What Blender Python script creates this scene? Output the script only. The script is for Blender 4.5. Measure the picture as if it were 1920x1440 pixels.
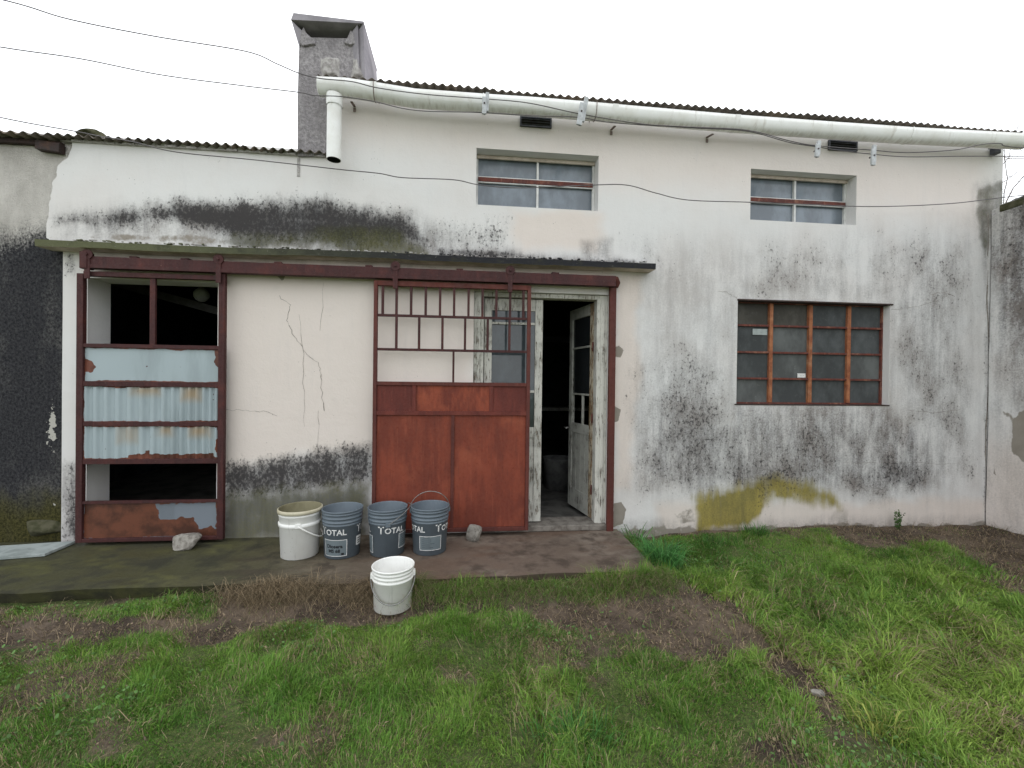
import bpy, bmesh, math, random
import numpy as np
from mathutils import Vector, Matrix

random.seed(7)
rng = np.random.default_rng(11)
R = math.radians
scene = bpy.context.scene
COL = scene.collection
for o in list(bpy.data.objects):
    bpy.data.objects.remove(o)

# ------------------------------------------------------------------ camera
FL, CX, CY = 820.0, 960.0, 720.0            # focal length and centre in photo pixels (1920 wide)
YAW, PITCH, ROLL = R(5.86), R(-0.33), R(0.69)
CAM = np.array([0.0, -4.05, 1.40])
_f = np.array([math.sin(YAW)*math.cos(PITCH), math.cos(YAW)*math.cos(PITCH), math.sin(PITCH)])
_r0 = np.array([math.cos(YAW), -math.sin(YAW), 0.0])
_u0 = np.cross(_r0, _f)
CR = math.cos(ROLL)*_r0 + math.sin(ROLL)*_u0
CU = -math.sin(ROLL)*_r0 + math.cos(ROLL)*_u0
CF = _f
cam_data = bpy.data.cameras.new('camera')
cam = bpy.data.objects.new('camera', cam_data)
COL.objects.link(cam)
m = Matrix.Identity(4)
for i in range(3):
    m[i][0] = CR[i]; m[i][1] = CU[i]; m[i][2] = -CF[i]; m[i][3] = CAM[i]
cam.matrix_world = m
cam_data.sensor_width = 36.0
cam_data.lens = FL/1920*36.0
cam_data.clip_start = 0.02
cam_data.clip_end = 2000
scene.camera = cam

# ------------------------------------------------------------------ sky, sun, exposure
SUN_EL, SUN_AZ = R(52), R(6)                # the sun stands behind the building under bright cloud
world = bpy.data.worlds.new('World')
scene.world = world
world.use_nodes = True
wn = world.node_tree
wn.nodes.clear()
sky = wn.nodes.new('ShaderNodeTexSky')
sky.sky_type = 'NISHITA'
sky.sun_disc = False
sky.sun_elevation = SUN_EL
sky.sun_rotation = SUN_AZ
sky.dust_density = 4.0
cloud = wn.nodes.new('ShaderNodeMix')
cloud.data_type = 'RGBA'
cloud.inputs[0].default_value = 0.86        # cloud cover over the clear sky
wn.links.new(sky.outputs[0], cloud.inputs[6])
cloud.inputs[7].default_value = (11.6, 11.9, 12.2, 1)
bg = wn.nodes.new('ShaderNodeBackground')
bg.inputs[1].default_value = 0.14
wo = wn.nodes.new('ShaderNodeOutputWorld')
wn.links.new(cloud.outputs[2], bg.inputs[0])
wn.links.new(bg.outputs[0], wo.inputs[0])

sd = bpy.data.lights.new('sun', 'SUN')
sd.energy = 0.5
sd.angle = R(25)
sd.color = (1.0, 0.96, 0.9)
sun = bpy.data.objects.new('sun', sd)
COL.objects.link(sun)
sdir = Vector((math.sin(SUN_AZ)*math.cos(SUN_EL), math.cos(SUN_AZ)*math.cos(SUN_EL), math.sin(SUN_EL)))
sun.rotation_euler = sdir.to_track_quat('Z', 'Y').to_euler()
sun.location = (0, 6, 12)
vs = scene.view_settings
vs.view_transform = 'Standard'
vs.look = 'None'
vs.exposure = 0.24
vs.gamma = 1.0

# ------------------------------------------------------------------ measuring helpers
def wp(px, py, y=0.0):
    """Point of the plane y = const (parallel to the front wall) seen at a photo pixel -> (x, z)."""
    d = CF*FL + CR*(px-CX) - CU*(py-CY)
    t = (y-CAM[1])/d[1]
    return float(CAM[0]+d[0]*t), float(CAM[2]+d[2]*t)
def gp(px, py, z=-0.1):
    """Point of a level plane seen at a photo pixel -> (x, y)."""
    d = CF*FL + CR*(px-CX) - CU*(py-CY)
    t = (z-CAM[2])/d[2]
    return float(CAM[0]+d[0]*t), float(CAM[1]+d[1]*t)
def wx(px, y=0.0, py=720): return wp(px, py, y)[0]
def wz(py, y=0.0, px=960): return wp(px, py, y)[1]

# ------------------------------------------------------------------ numpy noise and soft shapes
_perm = rng.random((256, 256))
def vnoise(x, y):
    xi = np.floor(x).astype(int); yi = np.floor(y).astype(int)
    fx = x-xi; fy = y-yi
    fx = fx*fx*(3-2*fx); fy = fy*fy*(3-2*fy)
    a = _perm[xi & 255, yi & 255]; b = _perm[(xi+1) & 255, yi & 255]
    c = _perm[xi & 255, (yi+1) & 255]; d = _perm[(xi+1) & 255, (yi+1) & 255]
    return (a*(1-fx)+b*fx)*(1-fy)+(c*(1-fx)+d*fx)*fy
def fbm(x, y, sx=1.0, sy=None, octv=4, off=0.0):
    sy = sx if sy is None else sy
    s = 0; a = 0.5; n = 0
    for k in range(octv):
        s = s+a*vnoise(x*sx*2**k+off+17.3*k, y*sy*2**k+off*1.7+9.1*k); n += a; a *= 0.5
    return s/n-0.5                          # about -0.5 .. 0.5
def sstep(e0, e1, v):
    t = np.clip((v-e0)/(e1-e0), 0, 1)
    return t*t*(3-2*t)
def sdist(px, py, poly):
    """Signed distance to a polygon, positive inside."""
    P = np.asarray(poly, float); n = len(P)
    d = np.full(px.shape, 1e9); inside = np.zeros(px.shape, bool)
    for i in range(n):
        a = P[i]; b = P[(i+1) % n]
        e = b-a; wx_ = px-a[0]; wy_ = py-a[1]
        t = np.clip((wx_*e[0]+wy_*e[1])/max(e@e, 1e-12), 0, 1)
        d = np.minimum(d, (wx_-e[0]*t)**2+(wy_-e[1]*t)**2)
        c = ((a[1] <= py) & (b[1] > py)) | ((b[1] <= py) & (a[1] > py))
        dy = b[1]-a[1]
        xi = a[0]+(py-a[1])/(dy if abs(dy) > 1e-12 else 1e-12)*e[0]
        inside ^= c & (px < xi)
    return np.where(inside, 1, -1)*np.sqrt(d)
def wpoly(pts, y=0.0): return [wp(a, b, y) for a, b in pts]
def gpoly(pts, z=-0.1): return [gp(a, b, z) for a, b in pts]

# ------------------------------------------------------------------ object helpers
def tag(o, label=None, cat=None, group=None, kind=None):
    if label: o['label'] = label
    if cat: o['category'] = cat
    if group: o['group'] = group
    if kind: o['kind'] = kind
    return o
def empty(name, loc, label, cat, group=None):
    o = bpy.data.objects.new(name, None)
    COL.objects.link(o)
    o.location = loc
    o.empty_display_size = 0.1
    return tag(o, label, cat, group)
def origin(o):
    v = Vector((0, 0, 0))
    while o is not None:
        v += o.location; o = o.parent
    return v
class MB:
    """Collects shapes in world coordinates and links them as one mesh object."""
    def __init__(s): s.v = []; s.f = []; s.mi = []; s.sm = []
    def add(s, vs, fs, mi=0, smooth=False):
        b = len(s.v); s.v += [tuple(map(float, v)) for v in vs]
        for f in fs: s.f.append([b+i for i in f]); s.mi.append(mi); s.sm.append(smooth)
    def box(s, x0, x1, y0, y1, z0, z1, mi=0):
        v = [(x, y, z) for z in (z0, z1) for y in (y0, y1) for x in (x0, x1)]
        s.add(v, [(0, 2, 3, 1), (4, 5, 7, 6), (0, 1, 5, 4), (2, 6, 7, 3), (0, 4, 6, 2), (1, 3, 7, 5)], mi)
    def obox(s, c, ax, ay, az, hx, hy, hz, mi=0):
        c = Vector(c); ax = Vector(ax).normalized(); ay = Vector(ay).normalized(); az = Vector(az).normalized()
        v = [c+ax*hx*i+ay*hy*j+az*hz*k for k in (-1, 1) for j in (-1, 1) for i in (-1, 1)]
        s.add(v, [(0, 2, 3, 1), (4, 5, 7, 6), (0, 1, 5, 4), (2, 6, 7, 3), (0, 4, 6, 2), (1, 3, 7, 5)], mi)
    def prism(s, poly, y0, y1, mi=0):
        """polygon in x,z extruded from y0 to y1"""
        n = len(poly)
        v = [(a, y0, b) for a, b in poly]+[(a, y1, b) for a, b in poly]
        s.add(v, [tuple(range(n)), tuple(range(2*n-1, n-1, -1))]+[(i, i+n, (i+1) % n+n, (i+1) % n) for i in range(n)], mi)
    def tube(s, pts, r, n=8, mi=0, cap=True, smooth=True):
        pts = [Vector(p) for p in pts]
        rs = r if isinstance(r, (list, tuple)) else [r]*len(pts)
        vs = []; prev = None
        for i, p in enumerate(pts):
            t = (pts[min(i+1, len(pts)-1)]-pts[max(i-1, 0)]).normalized()
            if prev is None:
                a = t.orthogonal().normalized()
            else:
                a = (prev-t*prev.dot(t)); a = a.normalized() if a.length > 1e-6 else t.orthogonal().normalized()
            prev = a; b = t.cross(a)
            for k in range(n):
                w = 2*math.pi*k/n
                vs.append(p+(a*math.cos(w)+b*math.sin(w))*rs[i])
        fs = [(i*n+k, i*n+(k+1) % n, (i+1)*n+(k+1) % n, (i+1)*n+k) for i in range(len(pts)-1) for k in range(n)]
        s.add(vs, fs, mi, smooth)
        if cap:
            b = len(s.v)-len(vs)
            s.f.append([b+k for k in range(n-1, -1, -1)]); s.mi.append(mi); s.sm.append(False)
            s.f.append([b+(len(pts)-1)*n+k for k in range(n)]); s.mi.append(mi); s.sm.append(False)
    def lathe(s, prof, c, n=48, mi=0, smooth=True):
        vs = [(c[0]+r*math.cos(2*math.pi*k/n), c[1]+r*math.sin(2*math.pi*k/n), c[2]+z) for r, z in prof for k in range(n)]
        fs = [(i*n+k, i*n+(k+1) % n, (i+1)*n+(k+1) % n, (i+1)*n+k) for i in range(len(prof)-1) for k in range(n)]
        s.add(vs, fs, mi, smooth)
    def build(s, name, mat, parent=None, bevel=0.0, attrs=None):
        me = bpy.data.meshes.new(name)
        og = origin(parent) if parent else Vector((0, 0, 0))
        me.from_pydata([(a-og.x, b-og.y, c-og.z) for a, b, c in s.v], [], s.f)
        for mt in (mat if isinstance(mat, (list, tuple)) else [mat]): me.materials.append(mt)
        me.polygons.foreach_set('material_index', s.mi)
        me.polygons.foreach_set('use_smooth', s.sm)
        if attrs:
            for k, a in attrs.items():
                at = me.attributes.new(k, 'FLOAT', 'POINT'); at.data.foreach_set('value', np.asarray(a, np.float32))
        me.update()
        o = bpy.data.objects.new(name, me)
        COL.objects.link(o)
        if parent: o.parent = parent
        if bevel:
            md = o.modifiers.new('bevel', 'BEVEL'); md.width = bevel; md.segments = 2; md.limit_method = 'ANGLE'
        return o
def grid_object(name, us, ws, to3, mat, parent, attrs, keep=None, extra=None):
    """A fine sheet over us x ws; keep(i, j) masks cells; extra = (verts, faces, material indices) appended."""
    U, W = np.meshgrid(us, ws)
    u = U.ravel(); w = W.ravel()
    V = to3(u, w)
    nu, nw = len(us), len(ws)
    I, J = np.meshgrid(np.arange(nu-1), np.arange(nw-1))
    a = (J*nu+I).ravel()
    F = np.stack([a, a+1, a+nu+1, a+nu], 1)
    if keep is not None:
        uc = (us[:-1]+us[1:])/2; wc = (ws[:-1]+ws[1:])/2
        UC, WC = np.meshgrid(uc, wc)
        F = F[keep(UC, WC).ravel()]
    used = np.unique(F)
    rm = -np.ones(len(u), int); rm[used] = np.arange(len(used))
    F = rm[F]; V = V[used]; u = u[used]; w = w[used]
    og = origin(parent) if parent else Vector((0, 0, 0))
    V = V-np.array(og)
    n0 = len(V); nf = len(F)
    A = attrs(u, w) if attrs else {}
    fl = F.ravel(); ls = np.arange(nf)*4; lt = np.full(nf, 4); mi = np.zeros(nf, int)
    if extra:
        ev, ef, em = extra
        V = np.concatenate([V, np.array(ev)-np.array(og)])
        efl = np.concatenate([np.array(f)+n0 for f in ef])
        elt = np.array([len(f) for f in ef])
        els = len(fl)+np.concatenate([[0], np.cumsum(elt)[:-1]])
        fl = np.concatenate([fl, efl]); ls = np.concatenate([ls, els]); lt = np.concatenate([lt, elt]); mi = np.concatenate([mi, np.array(em)])
        for k in A: A[k] = np.concatenate([A[k], np.zeros(len(ev))])
    me = bpy.data.meshes.new(name)
    me.vertices.add(len(V)); me.vertices.foreach_set('co', V.astype(np.float32).ravel())
    me.loops.add(len(fl)); me.loops.foreach_set('vertex_index', fl.astype(np.int32))
    me.polygons.add(len(ls)); me.polygons.foreach_set('loop_start', ls.astype(np.int32)); me.polygons.foreach_set('loop_total', lt.astype(np.int32))
    for mt in (mat if isinstance(mat, (list, tuple)) else [mat]): me.materials.append(mt)
    me.polygons.foreach_set('material_index', mi.astype(np.int32))
    for k, a in A.items():
        at = me.attributes.new(k, 'FLOAT', 'POINT'); at.data.foreach_set('value', a.astype(np.float32))
    me.update(calc_edges=True); me.validate()
    o = bpy.data.objects.new(name, me)
    COL.objects.link(o)
    if parent: o.parent = parent
    return o

# ------------------------------------------------------------------ material helpers
class NT:
    def __init__(s, name, rough=0.8, spec=0.3, metal=0.0):
        s.m = bpy.data.materials.new(name); s.m.use_nodes = True
        s.t = s.m.node_tree; s.b = s.t.nodes['Principled BSDF']
        s.b.inputs['Roughness'].default_value = rough
        s.b.inputs['Specular IOR Level'].default_value = spec
        s.b.inputs['Metallic'].default_value = metal
        tc = s.t.nodes.new('ShaderNodeNewGeometry'); s.pos = tc.outputs['Position']
    def _in(s, sock, v):
        if hasattr(v, 'is_output') or isinstance(v, bpy.types.NodeSocket): s.t.links.new(v, sock)
        else: sock.default_value = v
    def local(s):
        return s.t.nodes.new('ShaderNodeTexCoord').outputs['Object']
    def scale(s, sx, sy, sz, src=None, off=(0, 0, 0)):
        n = s.t.nodes.new('ShaderNodeMapping'); s.t.links.new(src or s.pos, n.inputs[0])
        n.inputs['Scale'].default_value = (sx, sy, sz); n.inputs['Location'].default_value = off
        return n.outputs[0]
    def noise(s, sc, det=4, rough=0.6, vec=None, dist=0.0):
        n = s.t.nodes.new('ShaderNodeTexNoise'); s.t.links.new(vec or s.pos, n.inputs['Vector'])
        n.inputs['Scale'].default_value = sc; n.inputs['Detail'].default_value = det
        n.inputs['Roughness'].default_value = rough; n.inputs['Distortion'].default_value = dist
        return n.outputs['Fac']
    def voro(s, sc, vec=None, feat='F1', rnd=1.0):
        n = s.t.nodes.new('ShaderNodeTexVoronoi'); s.t.links.new(vec or s.pos, n.inputs['Vector'])
        n.feature = feat; n.inputs['Scale'].default_value = sc; n.inputs['Randomness'].default_value = rnd
        return n.outputs['Distance']
    def attr(s, name, col=False):
        n = s.t.nodes.new('ShaderNodeAttribute'); n.attribute_name = name
        return n.outputs['Color' if col else 'Fac']
    def math(s, op, a, b=0.0, clamp=False):
        n = s.t.nodes.new('ShaderNodeMath'); n.operation = op; n.use_clamp = clamp
        s._in(n.inputs[0], a); s._in(n.inputs[1], b)
        return n.outputs[0]
    def ss(s, v, e0, e1, o0=0.0, o1=1.0):
        n = s.t.nodes.new('ShaderNodeMapRange'); n.interpolation_type = 'SMOOTHSTEP'
        s._in(n.inputs[0], v)
        n.inputs[1].default_value = e0; n.inputs[2].default_value = e1; n.inputs[3].default_value = o0; n.inputs[4].default_value = o1
        return n.outputs[0]
    def mix(s, f, a, b, mode='MIX'):
        n = s.t.nodes.new('ShaderNodeMix'); n.data_type = 'RGBA'; n.blend_type = mode
        s._in(n.inputs[0], f)
        for sk, v in ((n.inputs[6], a), (n.inputs[7], b)):
            if isinstance(v, tuple): sk.default_value = (*v, 1) if len(v) == 3 else v
            else: s.t.links.new(v, sk)
        return n.outputs[2]
    def color(s, c):
        if isinstance(c, tuple): s.b.inputs['Base Color'].default_value = (*c, 1)
        else: s.t.links.new(c, s.b.inputs['Base Color'])
    def rough(s, v): s._in(s.b.inputs['Roughness'], v)
    def bump(s, h, strength=0.5, dist=0.01):
        n = s.t.nodes.new('ShaderNodeBump'); n.inputs['Strength'].default_value = strength; n.inputs['Distance'].default_value = dist
        s.t.links.new(h, n.inputs['Height']); s.t.links.new(n.outputs[0], s.b.inputs['Normal'])

def plaster(name, base=(0.715, 0.708, 0.695), warm=(0.71, 0.60, 0.52)):
    n = NT(name, 0.9, 0.15)
    big = n.noise(1.1, 4, 0.6); med = n.noise(7, 5, 0.65); fine = n.noise(60, 6, 0.7)
    patch = n.noise(3.2, 6, 0.7, n.scale(1, 1, 0.6, None, (4, 4, 4)))
    streak = n.noise(10, 6, 0.7, n.scale(1.0, 1.0, 0.10))
    spk = n.noise(64, 6, 0.72, n.scale(1.0, 1.0, 0.8))
    c = n.mix(n.math('MULTIPLY', n.attr('warm'), 0.8), base, warm)
    c = n.mix(n.ss(big, 0.35, 0.7, 0.0, 0.25), c, (0.63, 0.55, 0.50))
    c = n.mix(n.ss(streak, 0.5, 0.78, 0.0, 0.12), c, (0.45, 0.455, 0.465))
    c = n.mix(n.ss(med, 0.55, 0.8, 0.0, 0.18), c, (0.5, 0.47, 0.44))
    gv = n.math('ADD', n.math('ADD', n.math('MULTIPLY', streak, 0.30), n.math('MULTIPLY', patch, 0.42)), n.math('MULTIPLY', fine, 0.28))
    g = n.math('MULTIPLY', n.attr('grime'), n.ss(gv, 0.38, 0.62, 0.10, 0.95))
    c = n.mix(g, c, n.mix(n.ss(patch, 0.35, 0.65), (0.12, 0.122, 0.132), (0.215, 0.19, 0.175)))
    c = n.mix(n.ss(n.math('ADD', n.attr('bare'), n.math('MULTIPLY', med, 0.4)), 0.62, 0.70), c, n.mix(med, (0.20, 0.175, 0.145), (0.33, 0.30, 0.26)))
    li = n.ss(n.math('ADD', n.attr('lichen'), n.math('ADD', n.math('MULTIPLY', streak, 0.9), n.math('MULTIPLY', med, 0.5))), 0.85, 1.52)
    c = n.mix(n.math('MULTIPLY', li, 0.92), c, n.mix(n.ss(gv, 0.38, 0.62), (0.135, 0.115, 0.014), (0.33, 0.265, 0.045)))
    md = n.attr('mold')
    run = n.noise(22, 6, 0.7, n.scale(1.0, 1.0, 0.16, None, (2, 2, 2)))
    va = n.math('ADD', n.math('ADD', n.math('ADD', n.math('MULTIPLY', patch, 0.9), n.math('MULTIPLY', run, 0.7)), n.math('MULTIPLY', spk, 0.7)), n.math('MULTIPLY', md, 1.0))
    wash = n.math('MULTIPLY', n.ss(va, 1.55, 2.45), n.ss(md, 0.05, 0.45))
    c = n.mix(n.math('MULTIPLY', wash, 0.93), c, n.mix(n.ss(gv, 0.40, 0.64), (0.026, 0.025, 0.028), (0.105, 0.095, 0.088)))
    dots = n.noise(36, 5, 0.72, n.scale(1.0, 1.0, 0.8, None, (8, 1, 3)))
    v = n.math('ADD', n.math('ADD', n.math('MULTIPLY', dots, 2.1), n.math('MULTIPLY', patch, 1.25)), n.math('MULTIPLY', md, 0.52))
    k = n.math('MULTIPLY', n.ss(v, 2.10, 2.36), n.ss(md, 0.03, 0.25))
    c = n.mix(n.math('MULTIPLY', k, 0.85), c, (0.045, 0.042, 0.043))
    ms = n.ss(n.math('ADD', n.attr('moss'), n.math('MULTIPLY', med, 0.6)), 0.55, 1.15)
    c = n.mix(n.math('MULTIPLY', ms, 0.82), c, n.mix(n.ss(n.math('ADD', n.math('MULTIPLY', fine, 0.5), n.math('MULTIPLY', patch, 0.5)), 0.4, 0.62), (0.033, 0.034, 0.019), (0.095, 0.094, 0.036)))
    vd = n.voro(26, n.scale(1, 1, 1))
    pin = n.math('MULTIPLY', n.ss(vd, 0.05, 0.12, 1.0, 0.0), n.ss(n.noise(3.0, 3, 0.6), 0.55, 0.62))
    c = n.mix(n.math('MULTIPLY', pin, 0.55), c, (0.10, 0.095, 0.09))
    n.color(c)
    h = n.math('ADD', n.math('ADD', n.math('MULTIPLY', fine, 0.25), n.math('MULTIPLY', med, 0.9)), n.math('MULTIPLY', n.attr('bare'), -0.35))
    n.bump(h, 0.5, 0.012)
    return n.m
def simple(name, col, col2=None, sc=12, rough=0.7, spec=0.3, metal=0.0, bump=0.0, lo=0.4, hi=0.65, local=True):
    n = NT(name, rough, spec, metal)
    vec = n.local() if local else None
    f = n.noise(sc, 5, 0.65, vec)
    n.color(n.mix(n.ss(f, lo, hi), col, col2 or tuple(c*0.7 for c in col)))
    if bump: n.bump(n.noise(sc*4, 5, 0.7, vec), bump, 0.01)
    return n.m
def rust(name, a, b, c3, sc=6, stretch=0.35):
    n = NT(name, 0.62, 0.3)
    f = n.noise(sc, 6, 0.65, n.scale(1, 1, stretch)); g = n.noise(sc*7, 5, 0.7); run = n.noise(34, 5, 0.7, n.scale(1, 1, 0.07))
    c = n.mix(n.ss(f, 0.36, 0.62), a, b)
    c = n.mix(n.ss(n.noise(sc*0.45, 4, 0.6, n.scale(1, 1, 1, None, (5, 2, 9))), 0.54, 0.72, 0, 0.8), c, c3)
    c = n.mix(n.ss(run, 0.52, 0.72, 0, 0.65), c, tuple(x*0.45+0.008 for x in a))
    c = n.mix(n.ss(run, 0.46, 0.28, 0, 0.35), c, tuple(x*1.25+0.012 for x in c3))
    c = n.mix(n.ss(g, 0.58, 0.75, 0, 0.6), c, tuple(x*0.4 for x in a))
    c = n.mix(n.ss(n.noise(90, 3, 0.6), 0.68, 0.74, 0, 0.5), c, (0.32, 0.19, 0.13))
    n.color(c); n.rough(n.ss(g, 0.3, 0.7, 0.5, 0.85)); n.bump(n.math('ADD', n.math('MULTIPLY', g, 0.3), n.math('MULTIPLY', n.noise(3.5, 2, 0.5), 3.0)), 0.3, 0.006)
    return n.m

M = {}
M['plaster'] = plaster('weathered_plaster')
M['crack'] = simple('crack_dark', (0.17, 0.15, 0.13), (0.30, 0.27, 0.24), 30, 0.95)
def dark_wall():
    n = NT('bare_render', 0.95, 0.1)
    fine = n.noise(52, 8, 0.8, n.scale(1, 1, 0.8)); med = n.noise(2.6, 6, 0.7, n.scale(1, 1, 0.5)); spk = n.noise(110, 4, 0.7)
    c = n.mix(n.ss(fine, 0.35, 0.68), (0.016, 0.016, 0.019), (0.075, 0.075, 0.08))
    c = n.mix(n.ss(med, 0.46, 0.66, 0, 0.8), c, n.mix(n.ss(fine, 0.38, 0.62), (0.035, 0.035, 0.038), (0.155, 0.15, 0.142)))
    lt = n.ss(n.math('ADD', n.attr('pale'), n.math('MULTIPLY', n.math('SUBTRACT', fine, 0.5), 1.2)), 0.3, 0.8)
    c = n.mix(lt, c, n.mix(n.ss(med, 0.35, 0.7), (0.66, 0.63, 0.585), (0.46, 0.435, 0.40)))
    ms = n.ss(n.math('ADD', n.attr('moss'), n.math('MULTIPLY', med, 0.6)), 0.6, 1.0)
    c = n.mix(ms, c, n.mix(n.ss(fine, 0.4, 0.6), (0.028, 0.029, 0.012), (0.095, 0.086, 0.030)))
    fl = n.ss(n.math('ADD', n.attr('fleck'), n.math('MULTIPLY', n.noise(17, 4, 0.6), 0.9)), 1.02, 1.06)
    c = n.mix(fl, c, (0.55, 0.53, 0.48))
    n.color(c)
    n.bump(n.math('ADD', n.math('MULTIPLY', fine, 0.8), n.math('MULTIPLY', spk, 0.4)), 0.9, 0.02)
    return n.m
M['dark_wall'] = dark_wall()
M['rust'] = rust('red_oxide_sheet', (0.220, 0.049, 0.026), (0.150, 0.034, 0.020), (0.27, 0.070, 0.036))
M['rust_orange'] = rust('orange_oxide_sheet', (0.26, 0.060, 0.030), (0.14, 0.030, 0.018), (0.29, 0.072, 0.034), 9)
M['rust_maroon'] = rust('maroon_oxide_sheet', (0.15, 0.034, 0.024), (0.105, 0.024, 0.018), (0.17, 0.042, 0.028), 8)
M['rust_bar'] = rust('red_oxide_bar', (0.062, 0.019, 0.018), (0.045, 0.015, 0.015), (0.095, 0.026, 0.020), 10)
M['rust_post'] = rust('red_oxide_post', (0.115, 0.031, 0.023), (0.085, 0.025, 0.020), (0.15, 0.042, 0.028), 6)
M['orange_steel'] = rust('orange_window_steel', (0.36, 0.140, 0.062), (0.23, 0.075, 0.036), (0.42, 0.24, 0.14), 14, 1.0)
M['brown_steel'] = rust('brown_window_steel', (0.15, 0.042, 0.028), (0.09, 0.030, 0.026), (0.34, 0.17, 0.11), 14, 1.0)
def chipped(name, base, rustc):
    n = NT(name, 0.5, 0.4)
    f = n.noise(40, 5, 0.7); g = n.noise(7, 4, 0.6, n.scale(1, 1, 0.2)); lo = n.noise(60, 2, 0.5)
    c = n.mix(n.ss(g, 0.42, 0.7, 0, 0.45), base, tuple(x*0.62 for x in base))
    c = n.mix(n.math('MULTIPLY', n.attr('stain'), n.ss(g, 0.3, 0.6, 0.4, 0.85)), c, (0.36, 0.235, 0.10))
    e = n.math('ADD', n.attr('rust'), n.math('MULTIPLY', n.math('SUBTRACT', f, 0.5), 0.55))
    c = n.mix(n.ss(e, 0.46, 0.52), c, n.mix(n.ss(n.noise(5, 5, 0.65), 0.4, 0.62), rustc, tuple(x*0.42 for x in rustc)))
    spots = n.ss(n.noise(23, 3, 0.5, n.scale(1, 1, 1, None, (3, 1, 7))), 0.735, 0.75)
    c = n.mix(spots, c, (0.07, 0.024, 0.018))
    n.color(c); n.bump(f, 0.12, 0.004)
    return n.m
M['pale_sheet'] = chipped('pale_painted_sheet', (0.34, 0.405, 0.425), (0.165, 0.050, 0.028))
M['old_sheet'] = chipped('old_rusted_sheet', (0.17, 0.195, 0.225), (0.135, 0.045, 0.023))
def peeling(name, paint=(0.58, 0.57, 0.515), wood=(0.26, 0.225, 0.18), lim=0.585):
    n = NT(name, 0.75, 0.25)
    f = n.noise(64, 7, 0.75, n.scale(1, 1, 0.16)); g = n.noise(6, 4, 0.6); k = n.noise(90, 3, 0.6, n.scale(1, 1, 0.35))
    c = n.mix(n.ss(g, 0.4, 0.7), paint, tuple(x*0.72 for x in paint))
    v = n.math('ADD', n.math('MULTIPLY', f, 0.75), n.math('MULTIPLY', g, 0.25))
    c = n.mix(n.ss(v, lim-0.06, lim), c, n.mix(n.ss(k, 0.4, 0.6), wood, tuple(x*0.35 for x in wood)))
    n.color(c); n.bump(n.math('ADD', n.math('MULTIPLY', n.ss(v, lim-0.06, lim), -1.0), n.math('MULTIPLY', k, 0.3)), 0.5, 0.004)
    return n.m
M['wood'] = peeling('peeling_white_wood')
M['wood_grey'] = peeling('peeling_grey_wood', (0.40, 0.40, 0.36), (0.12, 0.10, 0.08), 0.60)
M['wood_edge'] = peeling('bare_wood_edge', (0.50, 0.44, 0.33), (0.26, 0.17, 0.09), 0.52)
M['white_steel'] = peeling('white_window_steel', (0.70, 0.70, 0.68), (0.22, 0.10, 0.06), 0.66)
def glass(name, base, rough=0.08, spec=0.5, var=0.4):
    n = NT(name, rough, spec)
    f = n.noise(3.0, 5, 0.65, n.scale(1.2, 1, 0.7)); g = n.noise(26, 5, 0.7)
    c = n.mix(n.ss(f, 0.38, 0.66), tuple(x*(1-var) for x in base), base)  # mottled tone painted in place of reflections, beside the real gloss
    c = n.mix(n.ss(g, 0.55, 0.8, 0, 0.25), c, (0.20, 0.20, 0.19))
    n.color(c); n.rough(n.ss(g, 0.4, 0.7, rough, rough+0.14))
    n.bump(n.noise(2.2, 2, 0.5), 0.04, 0.02)
    return n.m
M['glass_sky'] = glass('dusty_sky_tone_glass', (0.20, 0.235, 0.27), 0.12, 0.5, 0.36)  # reflected sky's blue-grey put into the base colour, along with dust
M['glass_grey'] = glass('dusty_grey_glass', (0.090, 0.098, 0.100), 0.10, 0.28)
M['glass_grey_b'] = glass('hazy_grey_glass', (0.130, 0.138, 0.136), 0.14, 0.3)
M['glass_grey_c'] = glass('brownish_grey_glass', (0.095, 0.090, 0.078), 0.12, 0.25)
M['glass_dark'] = glass('dark_door_glass', (0.022, 0.025, 0.027), 0.03, 0.5)
M['glass_door'] = glass('reflecting_door_glass', (0.06, 0.075, 0.082), 0.03, 0.6)
def pvc():
    n = NT('aged_white_pvc', 0.45, 0.4)
    f = n.noise(5, 5, 0.65, n.scale(1, 1, 1)); s = n.noise(16, 5, 0.7, n.scale(1, 0.3, 0.3))
    c = n.mix(n.ss(f, 0.4, 0.7), (0.82, 0.825, 0.80), (0.74, 0.735, 0.69))
    c = n.mix(n.ss(s, 0.56, 0.74, 0, 0.45), c, (0.36, 0.31, 0.24))
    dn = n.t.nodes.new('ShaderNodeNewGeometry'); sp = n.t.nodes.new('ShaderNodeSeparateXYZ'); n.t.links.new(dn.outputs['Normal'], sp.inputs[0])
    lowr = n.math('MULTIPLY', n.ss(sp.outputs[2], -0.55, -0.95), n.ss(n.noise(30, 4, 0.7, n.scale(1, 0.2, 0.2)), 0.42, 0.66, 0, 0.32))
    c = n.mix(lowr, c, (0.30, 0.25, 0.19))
    n.color(c)
    return n.m
M['pvc'] = pvc()
M['iron_dark'] = rust('dark_iron', (0.05, 0.03, 0.026), (0.03, 0.022, 0.02), (0.10, 0.05, 0.03), 20, 1.0)
M['roof'] = rust('weathered_corrugated_sheet', (0.17, 0.145, 0.125), (0.11, 0.095, 0.082), (0.22, 0.165, 0.12), 5, 1.0)
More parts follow.
